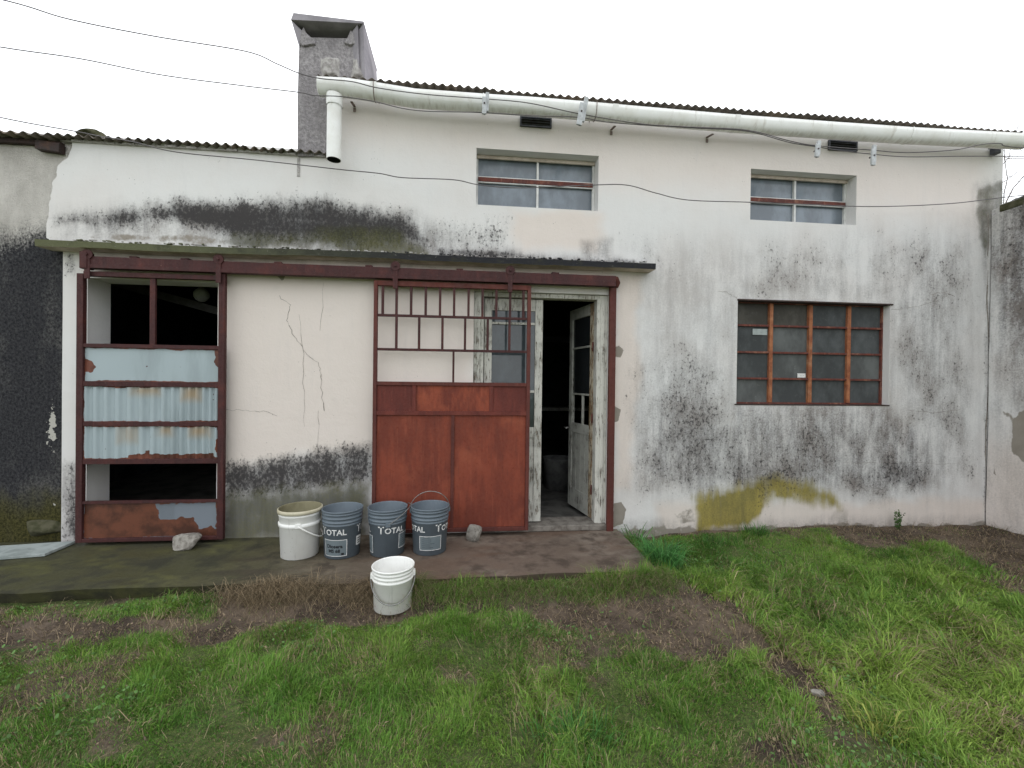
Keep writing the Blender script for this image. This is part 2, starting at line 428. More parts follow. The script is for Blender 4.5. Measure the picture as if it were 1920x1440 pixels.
def cement_mat():
    n = NT('rough_cement', 0.95, 0.1)
    f = n.noise(40, 6, 0.72); g = n.noise(6, 5, 0.65); st = n.noise(5, 5, 0.7, n.scale(1, 1, 0.25))
    c = n.mix(n.ss(f, 0.34, 0.66), (0.235, 0.22, 0.225), (0.42, 0.395, 0.40))
    c = n.mix(n.ss(g, 0.4, 0.7, 0, 0.5), c, (0.24, 0.225, 0.235))
    c = n.mix(n.ss(st, 0.45, 0.7, 0, 0.6), c, (0.20, 0.185, 0.19))
    c = n.mix(n.ss(f, 0.66, 0.72, 0, 0.6), c, (0.10, 0.095, 0.098))
    n.color(c); n.bump(n.math('ADD', f, n.math('MULTIPLY', g, 0.8)), 0.9, 0.02)
    return n.m
M['cement'] = cement_mat()
M['cement_smooth'] = simple('smooth_cement', (0.34, 0.32, 0.345), (0.25, 0.235, 0.255), 4, 0.9, 0.15, bump=0.25, local=False)
M['mortar'] = simple('pale_mortar', (0.47, 0.45, 0.43), (0.30, 0.28, 0.27), 25, 0.95, 0.1, bump=0.6, local=False)
M['soot_shade'] = simple('soot_and_shade_inside', (0.035, 0.033, 0.034), (0.06, 0.056, 0.055), 9, 0.95, 0.05)  # flue soot; also painted as shade inside the downpipe
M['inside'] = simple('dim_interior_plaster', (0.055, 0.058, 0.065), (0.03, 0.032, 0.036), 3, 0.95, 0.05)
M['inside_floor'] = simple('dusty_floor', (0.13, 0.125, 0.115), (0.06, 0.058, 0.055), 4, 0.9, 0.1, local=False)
M['cable'] = simple('black_cable', (0.11, 0.10, 0.105), (0.15, 0.14, 0.14), 20, 0.6)
M['insul'] = simple('grey_insulator_plastic', (0.47, 0.49, 0.50), (0.34, 0.35, 0.35), 20, 0.5)
M['vent'] = simple('grey_vent_metal', (0.10, 0.105, 0.125), (0.06, 0.06, 0.07), 20, 0.6)
M['stone'] = simple('rough_stone', (0.33, 0.31, 0.275), (0.17, 0.155, 0.135), 22, 0.95, 0.1, bump=0.8)
M['stone_moss'] = simple('mossy_stone', (0.105, 0.10, 0.065), (0.055, 0.056, 0.03), 14, 0.95, 0.1, bump=0.8)
M['board'] = simple('weathered_board', (0.36, 0.40, 0.39), (0.23, 0.26, 0.25), 9, 0.7, 0.25, bump=0.2)
def soft_plastic(name, a, b, rough=0.4):
    n = NT(name, rough, 0.4)
    v = n.local()
    f = n.noise(5, 4, 0.6, v); d = n.noise(45, 4, 0.7, v)
    c = n.mix(n.ss(f, 0.4, 0.7, 0, 0.7), a, b)
    c = n.mix(n.ss(d, 0.64, 0.74, 0, 0.6), c, (0.25, 0.22, 0.17))
    dr = n.noise(28, 5, 0.7, n.scale(1, 1, 0.10, v))
    c = n.mix(n.ss(dr, 0.56, 0.74, 0, 0.45), c, tuple(x*0.55+0.03 for x in a))
    c = n.mix(n.ss(n.noise(70, 3, 0.6, n.scale(1, 1, 3.0, v)), 0.66, 0.72, 0, 0.5), c, tuple(min(0.8, x*1.6+0.04) for x in a))
    n.color(c); n.rough(n.ss(f, 0.3, 0.7, rough, rough+0.2)); n.bump(n.noise(9, 2, 0.5, v), 0.12, 0.01)
    return n.m
M['white_plastic'] = soft_plastic('white_bucket_plastic', (0.84, 0.84, 0.81), (0.74, 0.735, 0.69))
M['cream_plastic'] = soft_plastic('dirty_cream_plastic', (0.55, 0.51, 0.38), (0.40, 0.36, 0.24), 0.6)
M['grime_plastic'] = soft_plastic('grimy_bucket_inside', (0.22, 0.20, 0.12), (0.12, 0.11, 0.06), 0.7)
M['grey_plastic'] = soft_plastic('grey_bucket_plastic', (0.125, 0.155, 0.182), (0.100, 0.125, 0.148))
M['label_grey'] = soft_plastic('label_grey', (0.155, 0.19, 0.205), (0.125, 0.155, 0.17))
M['print_white'] = simple('white_print', (0.70, 0.70, 0.68), (0.40, 0.42, 0.43), 55, 0.5, lo=0.52, hi=0.68)
M['print_black'] = simple('black_print', (0.012, 0.013, 0.015), (0.02, 0.02, 0.022), 30, 0.5)
M['wire'] = simple('dull_wire', (0.28, 0.28, 0.27), (0.17, 0.16, 0.15), 30, 0.45, 0.5, 0.6)
M['bulb'] = simple('frosted_globe', (0.55, 0.55, 0.55), (0.42, 0.42, 0.43), 10, 0.3)
M['bin'] = simple('dusty_bin_plastic', (0.16, 0.16, 0.155), (0.10, 0.10, 0.10), 12)
M['beam'] = simple('sawn_beam', (0.10, 0.097, 0.097), (0.07, 0.066, 0.064), 9)
M['sill'] = simple('worn_wooden_sill', (0.22, 0.20, 0.175), (0.12, 0.105, 0.09), 14, 0.85, bump=0.4, local=False)
M['bracket'] = simple('rusty_bracket', (0.25, 0.20, 0.18), (0.14, 0.10, 0.085), 30)
M['bark'] = simple('grey_bark', (0.25, 0.21, 0.19), (0.16, 0.135, 0.12), 20, 0.95)
def canopy_mat():
    n = NT('stained_canopy_concrete', 0.95, 0.1)
    f = n.noise(9, 6, 0.7); g = n.noise(40, 4, 0.7)
    sx = n.t.nodes.new('ShaderNodeSeparateXYZ'); n.t.links.new(n.pos, sx.inputs[0])
    t = n.ss(n.math('ADD', sx.outputs[0], n.math('MULTIPLY', f, 1.6)), -2.2, 0.6)
    c = n.mix(t, (0.125, 0.13, 0.075), (0.032, 0.032, 0.036))
    c = n.mix(n.ss(f, 0.5, 0.7, 0, 0.6), c, (0.055, 0.055, 0.04))
    c = n.mix(n.ss(g, 0.62, 0.75, 0, 0.5), c, (0.30, 0.29, 0.25))
    n.color(c); n.bump(g, 0.6, 0.01)
    return n.m
M['canopy'] = canopy_mat()
def platform_mat():
    n = NT('wet_mossy_concrete', 0.62, 0.3)
    f = n.noise(1.7, 5, 0.62, n.scale(0.7, 1.3, 1)); g = n.noise(34, 6, 0.72); h = n.noise(5, 5, 0.65)
    sx = n.t.nodes.new('ShaderNodeSeparateXYZ'); n.t.links.new(n.pos, sx.inputs[0])
    t = n.ss(n.math('ADD', sx.outputs[0], n.math('MULTIPLY', f, 1.6)), -1.3, 0.6)
    c = n.mix(t, (0.062, 0.061, 0.030), (0.140, 0.106, 0.083))
    c = n.mix(n.ss(f, 0.5, 0.64, 0, 0.85), c, n.mix(t, (0.100, 0.100, 0.036), (0.20, 0.162, 0.130)))
    c = n.mix(n.ss(h, 0.46, 0.66, 0, 0.85), c, n.mix(t, (0.028, 0.028, 0.018), (0.058, 0.042, 0.032)))
    c = n.mix(n.ss(n.noise(2.6, 4, 0.6, n.scale(0.5, 1.6, 1, None, (7, 3, 1))), 0.5, 0.66, 0, 0.7), c, n.mix(t, (0.036, 0.034, 0.022), (0.125, 0.080, 0.056)))
    c = n.mix(n.ss(g, 0.6, 0.75, 0, 0.35), c, (0.19, 0.17, 0.14))
    n.color(c); n.rough(n.ss(h, 0.35, 0.65, 0.45, 0.85)); n.bump(n.math('ADD', g, h), 0.35, 0.012)
    return n.m
M['platform'] = platform_mat()
def soil_mat():
    n = NT('trodden_soil', 0.95, 0.1)
    f = n.noise(2.3, 5, 0.62); g = n.noise(45, 6, 0.75); h = n.noise(12, 5, 0.7)
    c = n.mix(n.ss(f, 0.35, 0.66), (0.060, 0.046, 0.037), (0.185, 0.142, 0.108))
    c = n.mix(n.ss(h, 0.45, 0.72, 0, 0.7), c, (0.042, 0.033, 0.027))
    c = n.mix(n.ss(g, 0.52, 0.70, 0, 0.7), c, (0.24, 0.19, 0.135))
    gr = n.ss(n.math('ADD', n.attr('green'), n.math('MULTIPLY', n.math('SUBTRACT', h, 0.5), 0.9)), 0.3, 0.8)
    c = n.mix(n.math('MULTIPLY', gr, 0.75), c, n.mix(n.ss(g, 0.4, 0.6), (0.050, 0.085, 0.022), (0.12, 0.165, 0.045)))
    n.color(c); n.bump(n.math('ADD', n.math('MULTIPLY', h, 1.2), g), 0.9, 0.02)
    return n.m
M['soil'] = soil_mat()
def blade_mat(name, rough=0.55):
    n = NT(name, rough, 0.25)
    c = n.attr('col', True)
    n.color(c)
    tr = n.t.nodes.new('ShaderNodeBsdfTranslucent'); n.t.links.new(c, tr.inputs[0])
    mx = n.t.nodes.new('ShaderNodeMixShader'); mx.inputs[0].default_value = 0.3
    out = n.t.nodes['Material Output']
    n.t.links.new(n.b.outputs[0], mx.inputs[1]); n.t.links.new(tr.outputs[0], mx.inputs[2]); n.t.links.new(mx.outputs[0], out.inputs[0])
    return n.m
M['blade'] = blade_mat('grass_blades')
M['leaf'] = blade_mat('leaf_green')

# ================================================================== the ground
def ground_h(x, y):
    """height of the yard: lower in front of the slab, rising to the wall on the right"""
    base = -0.115+0*x
    rise = sstep(1.2, 2.4, x)*sstep(-1.5, -0.1, y)*0.085
    n = fbm(x, y, 1.3, None, 3, 3.1)*0.05+fbm(x, y, 6.0, None, 4, 8.2)*0.034
    lip = sstep(-1.2, -0.97, y)*sstep(1.8, 1.3, x)*(0.035+0.035*sstep(-2.0, -0.4, x))
    near = sstep(-2.0, -6.0, y)*0.0
    return base+rise+n+lip+near
STRIP = gpoly([(-200, 1180), (-100, 1130), (60, 1160), (390, 1158), (420, 1110), (560, 1095), (690, 1090), (800, 1130), (900, 1125), (960, 1105), (1120, 1130), (1260, 1095), (1400, 1130), (1445, 1190), (1440, 1215), (1340, 1232), (1240, 1212), (1180, 1180), (1000, 1165), (930, 1130), (800, 1150), (700, 1172), (560, 1168), (430, 1198), (370, 1208), (250, 1182), (0, 1210), (-200, 1230)])
TRAIL = gpoly([(1400, 1190), (1450, 1205), (1490, 1235), (1560, 1270), (1600, 1320), (1545, 1335), (1490, 1290), (1440, 1240)])
BASE_R = gpoly([(1540, 975), (1700, 970), (2100, 970), (2300, 1150), (1920, 1105), (1860, 1070), (1800, 1045), (1770, 1025), (1640, 1030), (1560, 1015)], -0.05)
DRY = [gpoly(p) for p in ([(-60, 1300), (60, 1280), (150, 1255), (130, 1300), (40, 1345), (-60, 1370)],
                          [(190, 1350), (250, 1330), (260, 1390), (190, 1430), (165, 1400)],
                          [(480, 1370), (540, 1375), (530, 1400), (480, 1395)], [(590, 1345), (640, 1360), (625, 1390), (590, 1375)],
                          [(1090, 1255), (1150, 1250), (1150, 1290), (1095, 1290)], [(1180, 1290), (1230, 1290), (1220, 1325), (1180, 1320)],
                          [(1730, 1240), (1790, 1245), (1780, 1270), (1735, 1265)], [(820, 1245), (900, 1255), (890, 1280), (815, 1270)], [(1380, 1390), (1460, 1395), (1440, 1440), (1370, 1440)])]
GREEN_L = gpoly([(40, 1118), (390, 1110), (400, 1140), (230, 1152), (60, 1150)])
SLAB_X1 = 1.47
def green(x, y):
    """how much grass grows at a point, 0..1"""
    n = fbm(x, y, 3.0, None, 4, 1.3)*0.16+fbm(x, y, 14.0, None, 2, 4.4)*0.07
    g = np.ones_like(x)
    g *= 1-0.97*sstep(-0.06, 0.07, sdist(x, y, STRIP)+n)
    g *= 1-0.95*sstep(-0.05, 0.06, sdist(x, y, TRAIL)+n)
    g *= 1-0.97*sstep(-0.08, 0.10, sdist(x, y, BASE_R)+n)
    for d in DRY: g *= 1-0.6*sstep(-0.06, 0.07, sdist(x, y, d)+n)
    g = np.maximum(g, sstep(-0.03, 0.04, sdist(x, y, GREEN_L)+n*0.5))
    bare = fbm(x, y, 2.6, None, 3, 7.7)
    g *= 1-0.6*sstep(0.12, 0.28, bare)
    g *= 1-sstep(-0.10, -0.03, y+n*0.4)
    return np.clip(g, 0, 1)
gx = np.concatenate([np.linspace(-60, -5.2, 14)[:-1], np.arange(-5.2, 7.0, 0.03), np.linspace(7.0, 60, 14)])
gy = np.concatenate([np.linspace(-60, -3.4, 14)[:-1], np.arange(-3.4, 0.1, 0.03), np.linspace(0.1, 60, 14)])
def g3(u, w): return np.stack([u, w, np.where((np.abs(u) < 8) & (w > -4) & (w < 1), ground_h(u, w), -0.115)], 1)
g = grid_object('ground', gx, gy, g3, M['soil'], None, lambda u, w: {'green': green(u, w)})
tag(g, 'trodden brown soil of the yard under the grass', 'ground', kind='structure')
for p in g.data.polygons: p.use_smooth = True

# concrete slab in front of the doors
def slab_edge(x): return -0.93+0.02*np.sin(x*2.3)+fbm(x, x*0, 4, None, 3, 2.2)*0.05
mb = MB()
xs = np.arange(-9.0, SLAB_X1+0.001, 0.06)
for k in range(len(xs)-1):
    a, b = xs[k], xs[k+1]
    ea, eb = float(slab_edge(np.array(a))), float(slab_edge(np.array(b)))
    za, zb = 0.0, 0.0
    mb.add([(a, ea, za), (b, eb, zb), (b, 0.35, 0), (a, 0.35, 0), (a, ea+0.07, -0.14), (b, eb+0.07, -0.14)], [(0, 1, 2, 3), (4, 5, 1, 0)])
e1 = mb.v[-5][1]
mb.add([(xs[-1], e1, 0), (xs[-1], 0, 0), (xs[-1], 0, -0.14), (xs[-1], e1, -0.14)], [(0, 3, 2, 1)])
o = mb.build('pavement', M['platform'])
tag(o, 'low damp concrete slab in front of the doors, mossy at its left end', 'pavement', kind='structure')

# ================================================================== the workshop
WB = empty('workshop_building', (1.1, 0, 0), 'white plastered workshop with mould stained front, steel windows, sliding gates and corrugated roof', 'building')
XL, XM, XR = -3.40, -1.27, 5.56           # left end, start of the tall part, right end
ZL, ZH = 3.43, 4.03
W1 = (0.062, 1.215, 3.025, 3.545, 0.13)   # upper windows: x0 x1 z0 z1 recess
W2 = (2.750, 3.888, 3.020, 3.520, 0.12)
W3 = (2.634, 4.283, 1.203, 2.232, 0.07)
DOOR = (0.055, 1.335, -0.02, 2.235, 0.22)
SHED = (-3.20, -2.165, -0.02, 2.235, 0.24)
OPEN = [W1, W2, W3, DOOR, SHED]
TH = 0.24

def front_masks(x, z):
    n1 = fbm(x, z, 1.7, None, 4, 0.4); n2 = fbm(x, z, 7.0, None, 4, 5.0); ns = fbm(x, z, 9.0, 1.3, 4, 9.3)
    e = n1*0.18+n2*0.10
    def soft(pts, f, amt=1.0, nn=1.0, y=0.0): return amt*sstep(-f, f, sdist(x, z, wpoly(pts, y))+e*nn)
    mold = np.zeros_like(x); grime = np.zeros_like(x); moss = np.zeros_like(x); lich = np.zeros_like(x); bare = np.zeros_like(x); warm = np.zeros_like(x)
    up = np.maximum
    # band above the canopy
    mold = up(mold, soft([(100, 402), (200, 394), (330, 376), (450, 380), (560, 374), (650, 384), (765, 404), (790, 450), (720, 448), (560, 436), (420, 432), (330, 424), (200, 428), (100, 430)], 0.20, 1.45))
    mold = up(mold, soft([(360, 388), (560, 384), (740, 400), (770, 450), (560, 468), (400, 440)], 0.20, 1.38, 1.0))
    grime = up(grime, soft([(105, 400), (330, 388), (560, 385), (780, 405), (900, 480), (560, 482), (105, 455)], 0.16, 0.85))
    grime = up(grime, soft([(360, 400), (560, 392), (740, 410), (830, 480), (560, 482), (440, 450)], 0.18, 1.05))
    moss = up(moss, soft([(400, 450), (560, 430), (640, 420), (740, 430), (800, 480), (440, 470)], 0.12, 0.80))
    bare = up(bare, soft([(112, 434), (330, 424), (430, 436), (440, 470), (300, 468), (112, 455)], 0.07, 0.47, 0.6))
    mold = up(mold, soft([(760, 395), (860, 395), (960, 420), (965, 480), (770, 480)], 0.22, 0.62))
    mold = up(mold, soft([(820, 466), (1195, 484), (1195, 500), (820, 494)], 0.06, 1.0, 0.5))
    grime = up(grime, soft([(780, 462), (1160, 480), (1195, 500), (780, 492)], 0.05, 0.8, 0.5))
    grime = up(grime, soft([(1092, 452), (1145, 450), (1150, 492), (1085, 492)], 0.05, 0.8, 0.5))
    mold = up(mold, soft([(885, 388), (970, 395), (960, 470), (890, 470)], 0.12, 0.42, 0.5))
    mold = up(mold, soft([(1130, 430), (1215, 440), (1290, 530), (1180, 510)], 0.14, 0.5))
    # below the canopy, between the gates
    mold = up(mold, soft([(418, 880), (470, 872), (560, 850), (640, 838), (700, 830), (700, 905), (560, 930), (418, 940)], 0.14, 1.1, 0.8))
    moss = up(moss, soft([(416, 925), (520, 915), (620, 905), (700, 900), (700, 1020), (416, 1020)], 0.14, 0.85, 0.8))
    grime = up(grime, soft([(416, 905), (700, 885), (700, 1020), (416, 1020)], 0.14, 0.85, 0.8))
    # the right half round the big window
    mold = up(mold, soft([(1195, 680), (1280, 620), (1375, 650), (1380, 790), (1480, 790), (1500, 940), (1330, 950), (1200, 935), (1165, 880)], 0.34, 0.66, 1.5))
    mold = up(mold, soft([(1215, 790), (1300, 760), (1375, 780), (1480, 870), (1480, 925), (1330, 930), (1215, 915), (1180, 890)], 0.26, 0.78, 1.4))
    mold = up(mold, soft([(1380, 770), (1660, 770), (1740, 830), (1780, 890), (1720, 920), (1640, 940), (1540, 930), (1400, 930)], 0.22, 0.64, 1.3))
    mold = up(mold, soft([(1580, 865), (1700, 850), (1760, 880), (1720, 920), (1600, 930)], 0.18, 0.82, 1.3))
    grime = up(grime, soft([(1370, 755), (1670, 755), (1750, 820), (1760, 910), (1640, 940), (1500, 915), (1370, 915)], 0.14, 1.1, 0.7))
    grime = up(grime, soft([(1190, 760), (1290, 700), (1375, 720), (1375, 925), (1180, 920)], 0.26, 0.9))
    grime = up(grime, soft([(1670, 560), (1730, 440), (1790, 470), (1830, 700), (1820, 900), (1700, 920), (1668, 760)], 0.26, 0.78, 1.3))
    grime = up(grime, soft([(1725, 478), (1765, 478), (1775, 600), (1735, 640)], 0.09, 0.9, 0.8))
    grime = up(grime, soft([(1190, 470), (1850, 430), (1850, 930), (1190, 930)], 0.35, 0.52, 1.3))
    mold = up(mold, soft([(1390, 450), (1850, 430), (1840, 900), (1680, 900), (1660, 560), (1390, 560)], 0.3, 0.52, 1.3))
    grime = up(grime, soft([(1390, 520), (1480, 490), (1680, 535), (1680, 566), (1390, 560)], 0.12, 0.75, 1.0))
    # soot of the sill: vertical drips under the big window
    dr = sstep(0.06, 0.22, ns)*((x > W3[0]) & (x < W3[1]+0.1))*sstep(0.35, 1.2, z)*(z < 1.21)
    grime = up(grime, 0.75*dr)
    lich = up(lich, soft([(1300, 935), (1335, 920), (1400, 906), (1450, 890), (1505, 900), (1570, 924), (1578, 958), (1500, 936), (1452, 936), (1432, 952), (1402, 985), (1312, 995)], 0.12, 0.76, 0.9))
    lich = up(lich, soft([(1305, 945), (1345, 925), (1440, 905), (1432, 950), (1402, 982), (1312, 995)], 0.08, 0.90, 0.8))
    lich = up(lich, soft([(1440, 895), (1490, 900), (1490, 935), (1450, 935)], 0.06, 0.80, 0.8))
    moss = up(moss, soft([(1560, 950), (1600, 950), (1590, 985), (1545, 985)], 0.04, 0.42, 0.6))
    moss = up(moss, 0.75*soft([(1828, 350), (1885, 330), (1888, 395), (1862, 420), (1850, 520), (1836, 470)], 0.06, 0.85, 0.6))
    grime = up(grime, soft([(1825, 345), (1888, 325), (1888, 400), (1858, 480), (1852, 600), (1838, 500)], 0.08, 0.9, 0.6))
    mold = up(mold, soft([(1843, 560), (1862, 560), (1862, 990), (1843, 990)], 0.04, 0.7, 0.3))
    # plaster fallen off
    for pts in ([(1150, 648), (1162, 646), (1170, 656), (1165, 672), (1150, 672)], [(1150, 760), (1166, 768), (1160, 790), (1150, 795)], [(1148, 942), (1166, 938), (1176, 955), (1170, 985), (1148, 990)],
                [(515, 512), (538, 514), (530, 528)], [(538, 562), (556, 566), (548, 576)]):
        bare = up(bare, soft(pts, 0.020, 0.55, 0.32))
    bare = up(bare, soft([(1255, 960), (1300, 945), (1320, 985), (1270, 992)], 0.05, 0.46, 0.5))
    # strip beside the left gate
    mold = up(mold, soft([(118, 465), (150, 465), (150, 520), (118, 520)], 0.07, 0.8, 0.5))
    mold = up(mold, soft([(118, 860), (150, 860), (150, 1010), (118, 1010)], 0.14, 0.95, 0.5))
    grime = up(grime, soft([(118, 880), (150, 880), (150, 1015), (118, 1015)], 0.05, 0.7, 0.5))
    # damp foot of the wall
    foot = sstep(0.16, 0.0, z+e*0.5)*(x > 1.3)
    grime = up(grime, 0.6*foot)
    bare = up(bare, 0.50*sstep(0.10, -0.02, z+e*0.9)*(x > 1.3))
    bare = up(bare, 0.40*sstep(0.20, 0.0, z+e*1.4)*(x > 1.3))
    warm = up(warm, soft([(410, 505), (700, 520), (900, 530), (900, 730), (700, 840), (415, 870)], 0.10, 0.75))
    warm = up(warm, soft([(150, 470), (1150, 500), (1150, 540), (150, 520)], 0.05, 0.8))
    warm = up(warm, soft([(960, 395), (1130, 400), (1120, 470), (980, 470)], 0.08, 0.75))
    warm = up(warm, soft([(1150, 520), (1200, 520), (1185, 920), (1150, 920)], 0.06, 0.8))
    warm = up(warm, soft([(1230, 945), (1850, 940), (1850, 995), (1230, 1000)], 0.07, 0.75))
    warm = up(warm, soft([(640, 190), (900, 210), (1380, 250), (1850, 285), (1850, 420), (1200, 350), (640, 260)], 0.25, 0.55))
    return dict(mold=mold, grime=grime, moss=moss, lichen=lich, bare=bare, warm=warm)

XE = XL-0.12
xs = set(np.round(np.arange(XE, XR, 0.0145), 4)) | {XM, XR, XL} | set(np.round(np.arange(XE, XL+0.16, 0.004), 4))
zs = set(np.round(np.arange(-0.16, ZH, 0.0145), 4)) | {ZL, ZH} | set(np.round(np.arange(2.45, 3.42, 0.007), 4))
for a, b, c, d, _ in OPEN: xs |= {a, b}; zs |= {c, d}
xs = np.array(sorted(xs)); zs = np.array(sorted(zs))
def keep(u, w):
    k = ~((u < XM) & (w > ZL))
    k &= u > XL-0.11*sstep(2.45, 2.6, w)*sstep(3.6, 2.7, w)+0.10*sstep(2.95, 3.42, w)+fbm(u*0, w, 5, None, 5, 3.1)*0.16*sstep(2.4, 2.6, w)+0.008
    for a, b, c, d, _ in OPEN: k &= ~((u > a) & (u < b) & (w > c) & (w < d))
    return k
# reveals, back face, cracks
ev, ef, em = [], [], []
def equad(p, mi=0):
    b = len(ev); ev.extend(p); ef.append([b, b+1, b+2, b+3]); em.append(mi)
for a, b, c, d, t in OPEN:
    equad([(a, 0, c), (a, TH, c), (a, TH, d), (a, 0, d)])
    equad([(b, 0, d), (b, TH, d), (b, TH, c), (b, 0, c)])
    equad([(a, 0, d), (a, TH, d), (b, TH, d), (b, 0, d)])
    equad([(a, 0, c), (b, 0, c), (b, TH, c), (a, TH, c)])
equad([(XR, 0, -0.1), (XR, TH, -0.1), (XR, TH, ZH), (XR, 0, ZH)])
equad([(XM, 0, ZL), (XM, TH, ZL), (XM, TH, ZH), (XM, 0, ZH)])
equad([(XM, 0, ZH), (XM, TH, ZH), (XR, TH, ZH), (XR, 0, ZH)])
def crack(pts, w0=0.0022):
    P = [wp(a, b) for a, b in pts]; Q = []
    for i in range(len(P)-1):
        for t in np.linspace(0, 1, 7)[:-1]:
            Q.append((P[i][0]*(1-t)+P[i+1][0]*t+random.gauss(0, 0.005), P[i][1]*(1-t)+P[i+1][1]*t+random.gauss(0, 0.005)))
    Q.append(P[-1])
    for (a, b), (c, d) in zip(Q[:-1], Q[1:]):
        l = math.hypot(c-a, d-b)+1e-6; nx, nz = -(d-b)/l, (c-a)/l; w = w0*random.uniform(0.4, 1.2)
        equad([(a-nx*w, -0.0016, b-nz*w), (c-nx*w, -0.0016, d-nz*w), (c+nx*w, -0.0016, d+nz*w), (a+nx*w, -0.0016, b+nz*w)], 1)
crack([(500, 524), (520, 552), (545, 572), (538, 600), (552, 630), (572, 660), (600, 684), (602, 720), (608, 770)], 0.0024)
crack([(562, 590), (570, 700), (571, 800)], 0.0012)
crack([(606, 530), (600, 620)], 0.0012)
crack([(420, 768), (455, 770), (500, 772), (520, 780)], 0.0014)
crack([(597, 770), (596, 850)], 0.0012)
crack([(1345, 545), (1365, 548), (1382, 560)], 0.0016)
crack([(1670, 582), (1720, 575), (1760, 562), (1780, 552)], 0.0016)
crack([(1705, 770), (1755, 774), (1800, 768)], 0.0016)
crack([(1853, 400), (1850, 560), (1856, 690), (1848, 800), (1849, 960)], 0.0075)
crack([(1580, 868), (1680, 866), (1800, 870)], 0.0014)
crack([(1380, 770), (1368, 800), (1365, 860)], 0.0012)
crack([(1745, 553), (1770, 548), (1790, 556)], 0.0022)
front = grid_object('wall', xs, zs, lambda u, w: np.stack([u, fbm(u, w, 1.2, None, 3, 2.0)*0.006*sstep(0.02, 0.2, np.minimum.reduce([np.abs(sdist(u, w, [(a, c), (b, c), (b, d), (a, d)])) for a, b, c, d, _ in OPEN])), w], 1),
                    [M['plaster'], M['crack']], WB, front_masks, keep, (ev, ef, em))
for p in front.data.polygons[:len(front.data.polygons)-len(ef)]: p.use_smooth = True
# the other outer walls and the dark rooms
mb = MB()
mb.box(XR-TH, XR-0.003, TH, 6.0, -0.1, 4.0); mb.box(XL, XR, 6.0, 6.2, -0.1, 4.6)
mb.box(XM-0.1, XM+0.1, TH, 6.0, -0.1, 4.0); mb.box(XL-1.3, XL-1.2, 0.41, 5.99, -0.1, 3.43)
# ceilings close the rooms
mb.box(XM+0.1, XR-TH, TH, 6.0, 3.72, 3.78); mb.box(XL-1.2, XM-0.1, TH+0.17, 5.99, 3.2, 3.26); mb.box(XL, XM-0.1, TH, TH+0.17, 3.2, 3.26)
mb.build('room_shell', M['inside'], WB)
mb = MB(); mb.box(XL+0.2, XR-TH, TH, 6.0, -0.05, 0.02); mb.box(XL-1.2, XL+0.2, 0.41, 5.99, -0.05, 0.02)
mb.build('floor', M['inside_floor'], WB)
mb = MB(); a_ = wp(150, 512, 1.05); b_ = wp(440, 592, 1.05)
mb.obox(((a_[0]+b_[0])/2, 1.05, (a_[1]+b_[1])/2), (b_[0]-a_[0], 0, b_[1]-a_[1]), (0, 1, 0), (a_[1]-b_[1], 0, b_[0]-a_[0]), 0.98, 0.04, 0.04)
mb.build('roof_beam', M['beam'], WB)
mb = MB(); mb.box(-0.9, 3.4, 2.2, 2.28, 1.98, 2.06); mb.box(1.02, 1.05, 2.16, 2.19, 0.0, 3.7)
mb.build('roof_beam', M['inside'], WB)

# corrugated roofs
def corrugated(x0, x1, y0, z0, y1, z1, name, pitch=0.0765, amp=0.011, jag=0.004):
    n = int((x1-x0)/pitch*10)
    xs_ = np.linspace(x0, x1, n)
    mbr = MB(); vs_ = []
    th = 0.004
    sheet = np.floor((xs_-x0)/0.76)
    jg = np.array([random.gauss(0, jag) for _ in range(int(sheet.max())+2)])[sheet.astype(int)]
    zw = amp*np.cos(2*np.pi*(xs_-x0)/pitch)+0.02*fbm(xs_, xs_*0, 0.7, None, 3, 6.0)
    zj = np.array([random.gauss(0, 0.0045) for _ in range(int(sheet.max())+2)])[sheet.astype(int)]
    zw = zw*(1+0.5*fbm(xs_, xs_*0, 2.5, None, 3, 9.0))+zj
    for (y, z, e) in ((y0, z0, 0), (y1, z1, 0)):
        for q in (0, th):
            vs_ += [(xs_[k], y+(jg[k] if y == y0 else 0), z+zw[k]+q) for k in range(n)]
    fs = []
    for k in range(n-1):
        fs += [(k, 2*n+k, 2*n+k+1, k+1), (n+k, n+k+1, 3*n+k+1, 3*n+k), (k, k+1, n+k+1, n+k)]
    mbr.add(vs_, fs, 0, True)
    return mbr.build(name, M['roof'], WB)
zr = wz(150, -0.09, 710)
ROOF_Z = zr
corrugated(-1.32, 5.66, -0.09, zr-0.008, 6.3, 4.95, 'roof')
zl = wz(272, -0.07, 400)
corrugated(XL-0.05, XM+0.02, -0.07, zl, 6.3, 4.1, 'roof', amp=0.013, jag=0.008)
# mortar bed under the sheets
mb = MB()
for k in range(26):
    x = XL+k*(XM-XL)/26; w = (XM-XL)/26
    mb.box(x, x+w, -0.012-random.random()*0.02, 0.1, ZL-0.045-random.random()*0.02, zl-0.018)
mb.build('eaves_mortar', M['mortar'], WB)

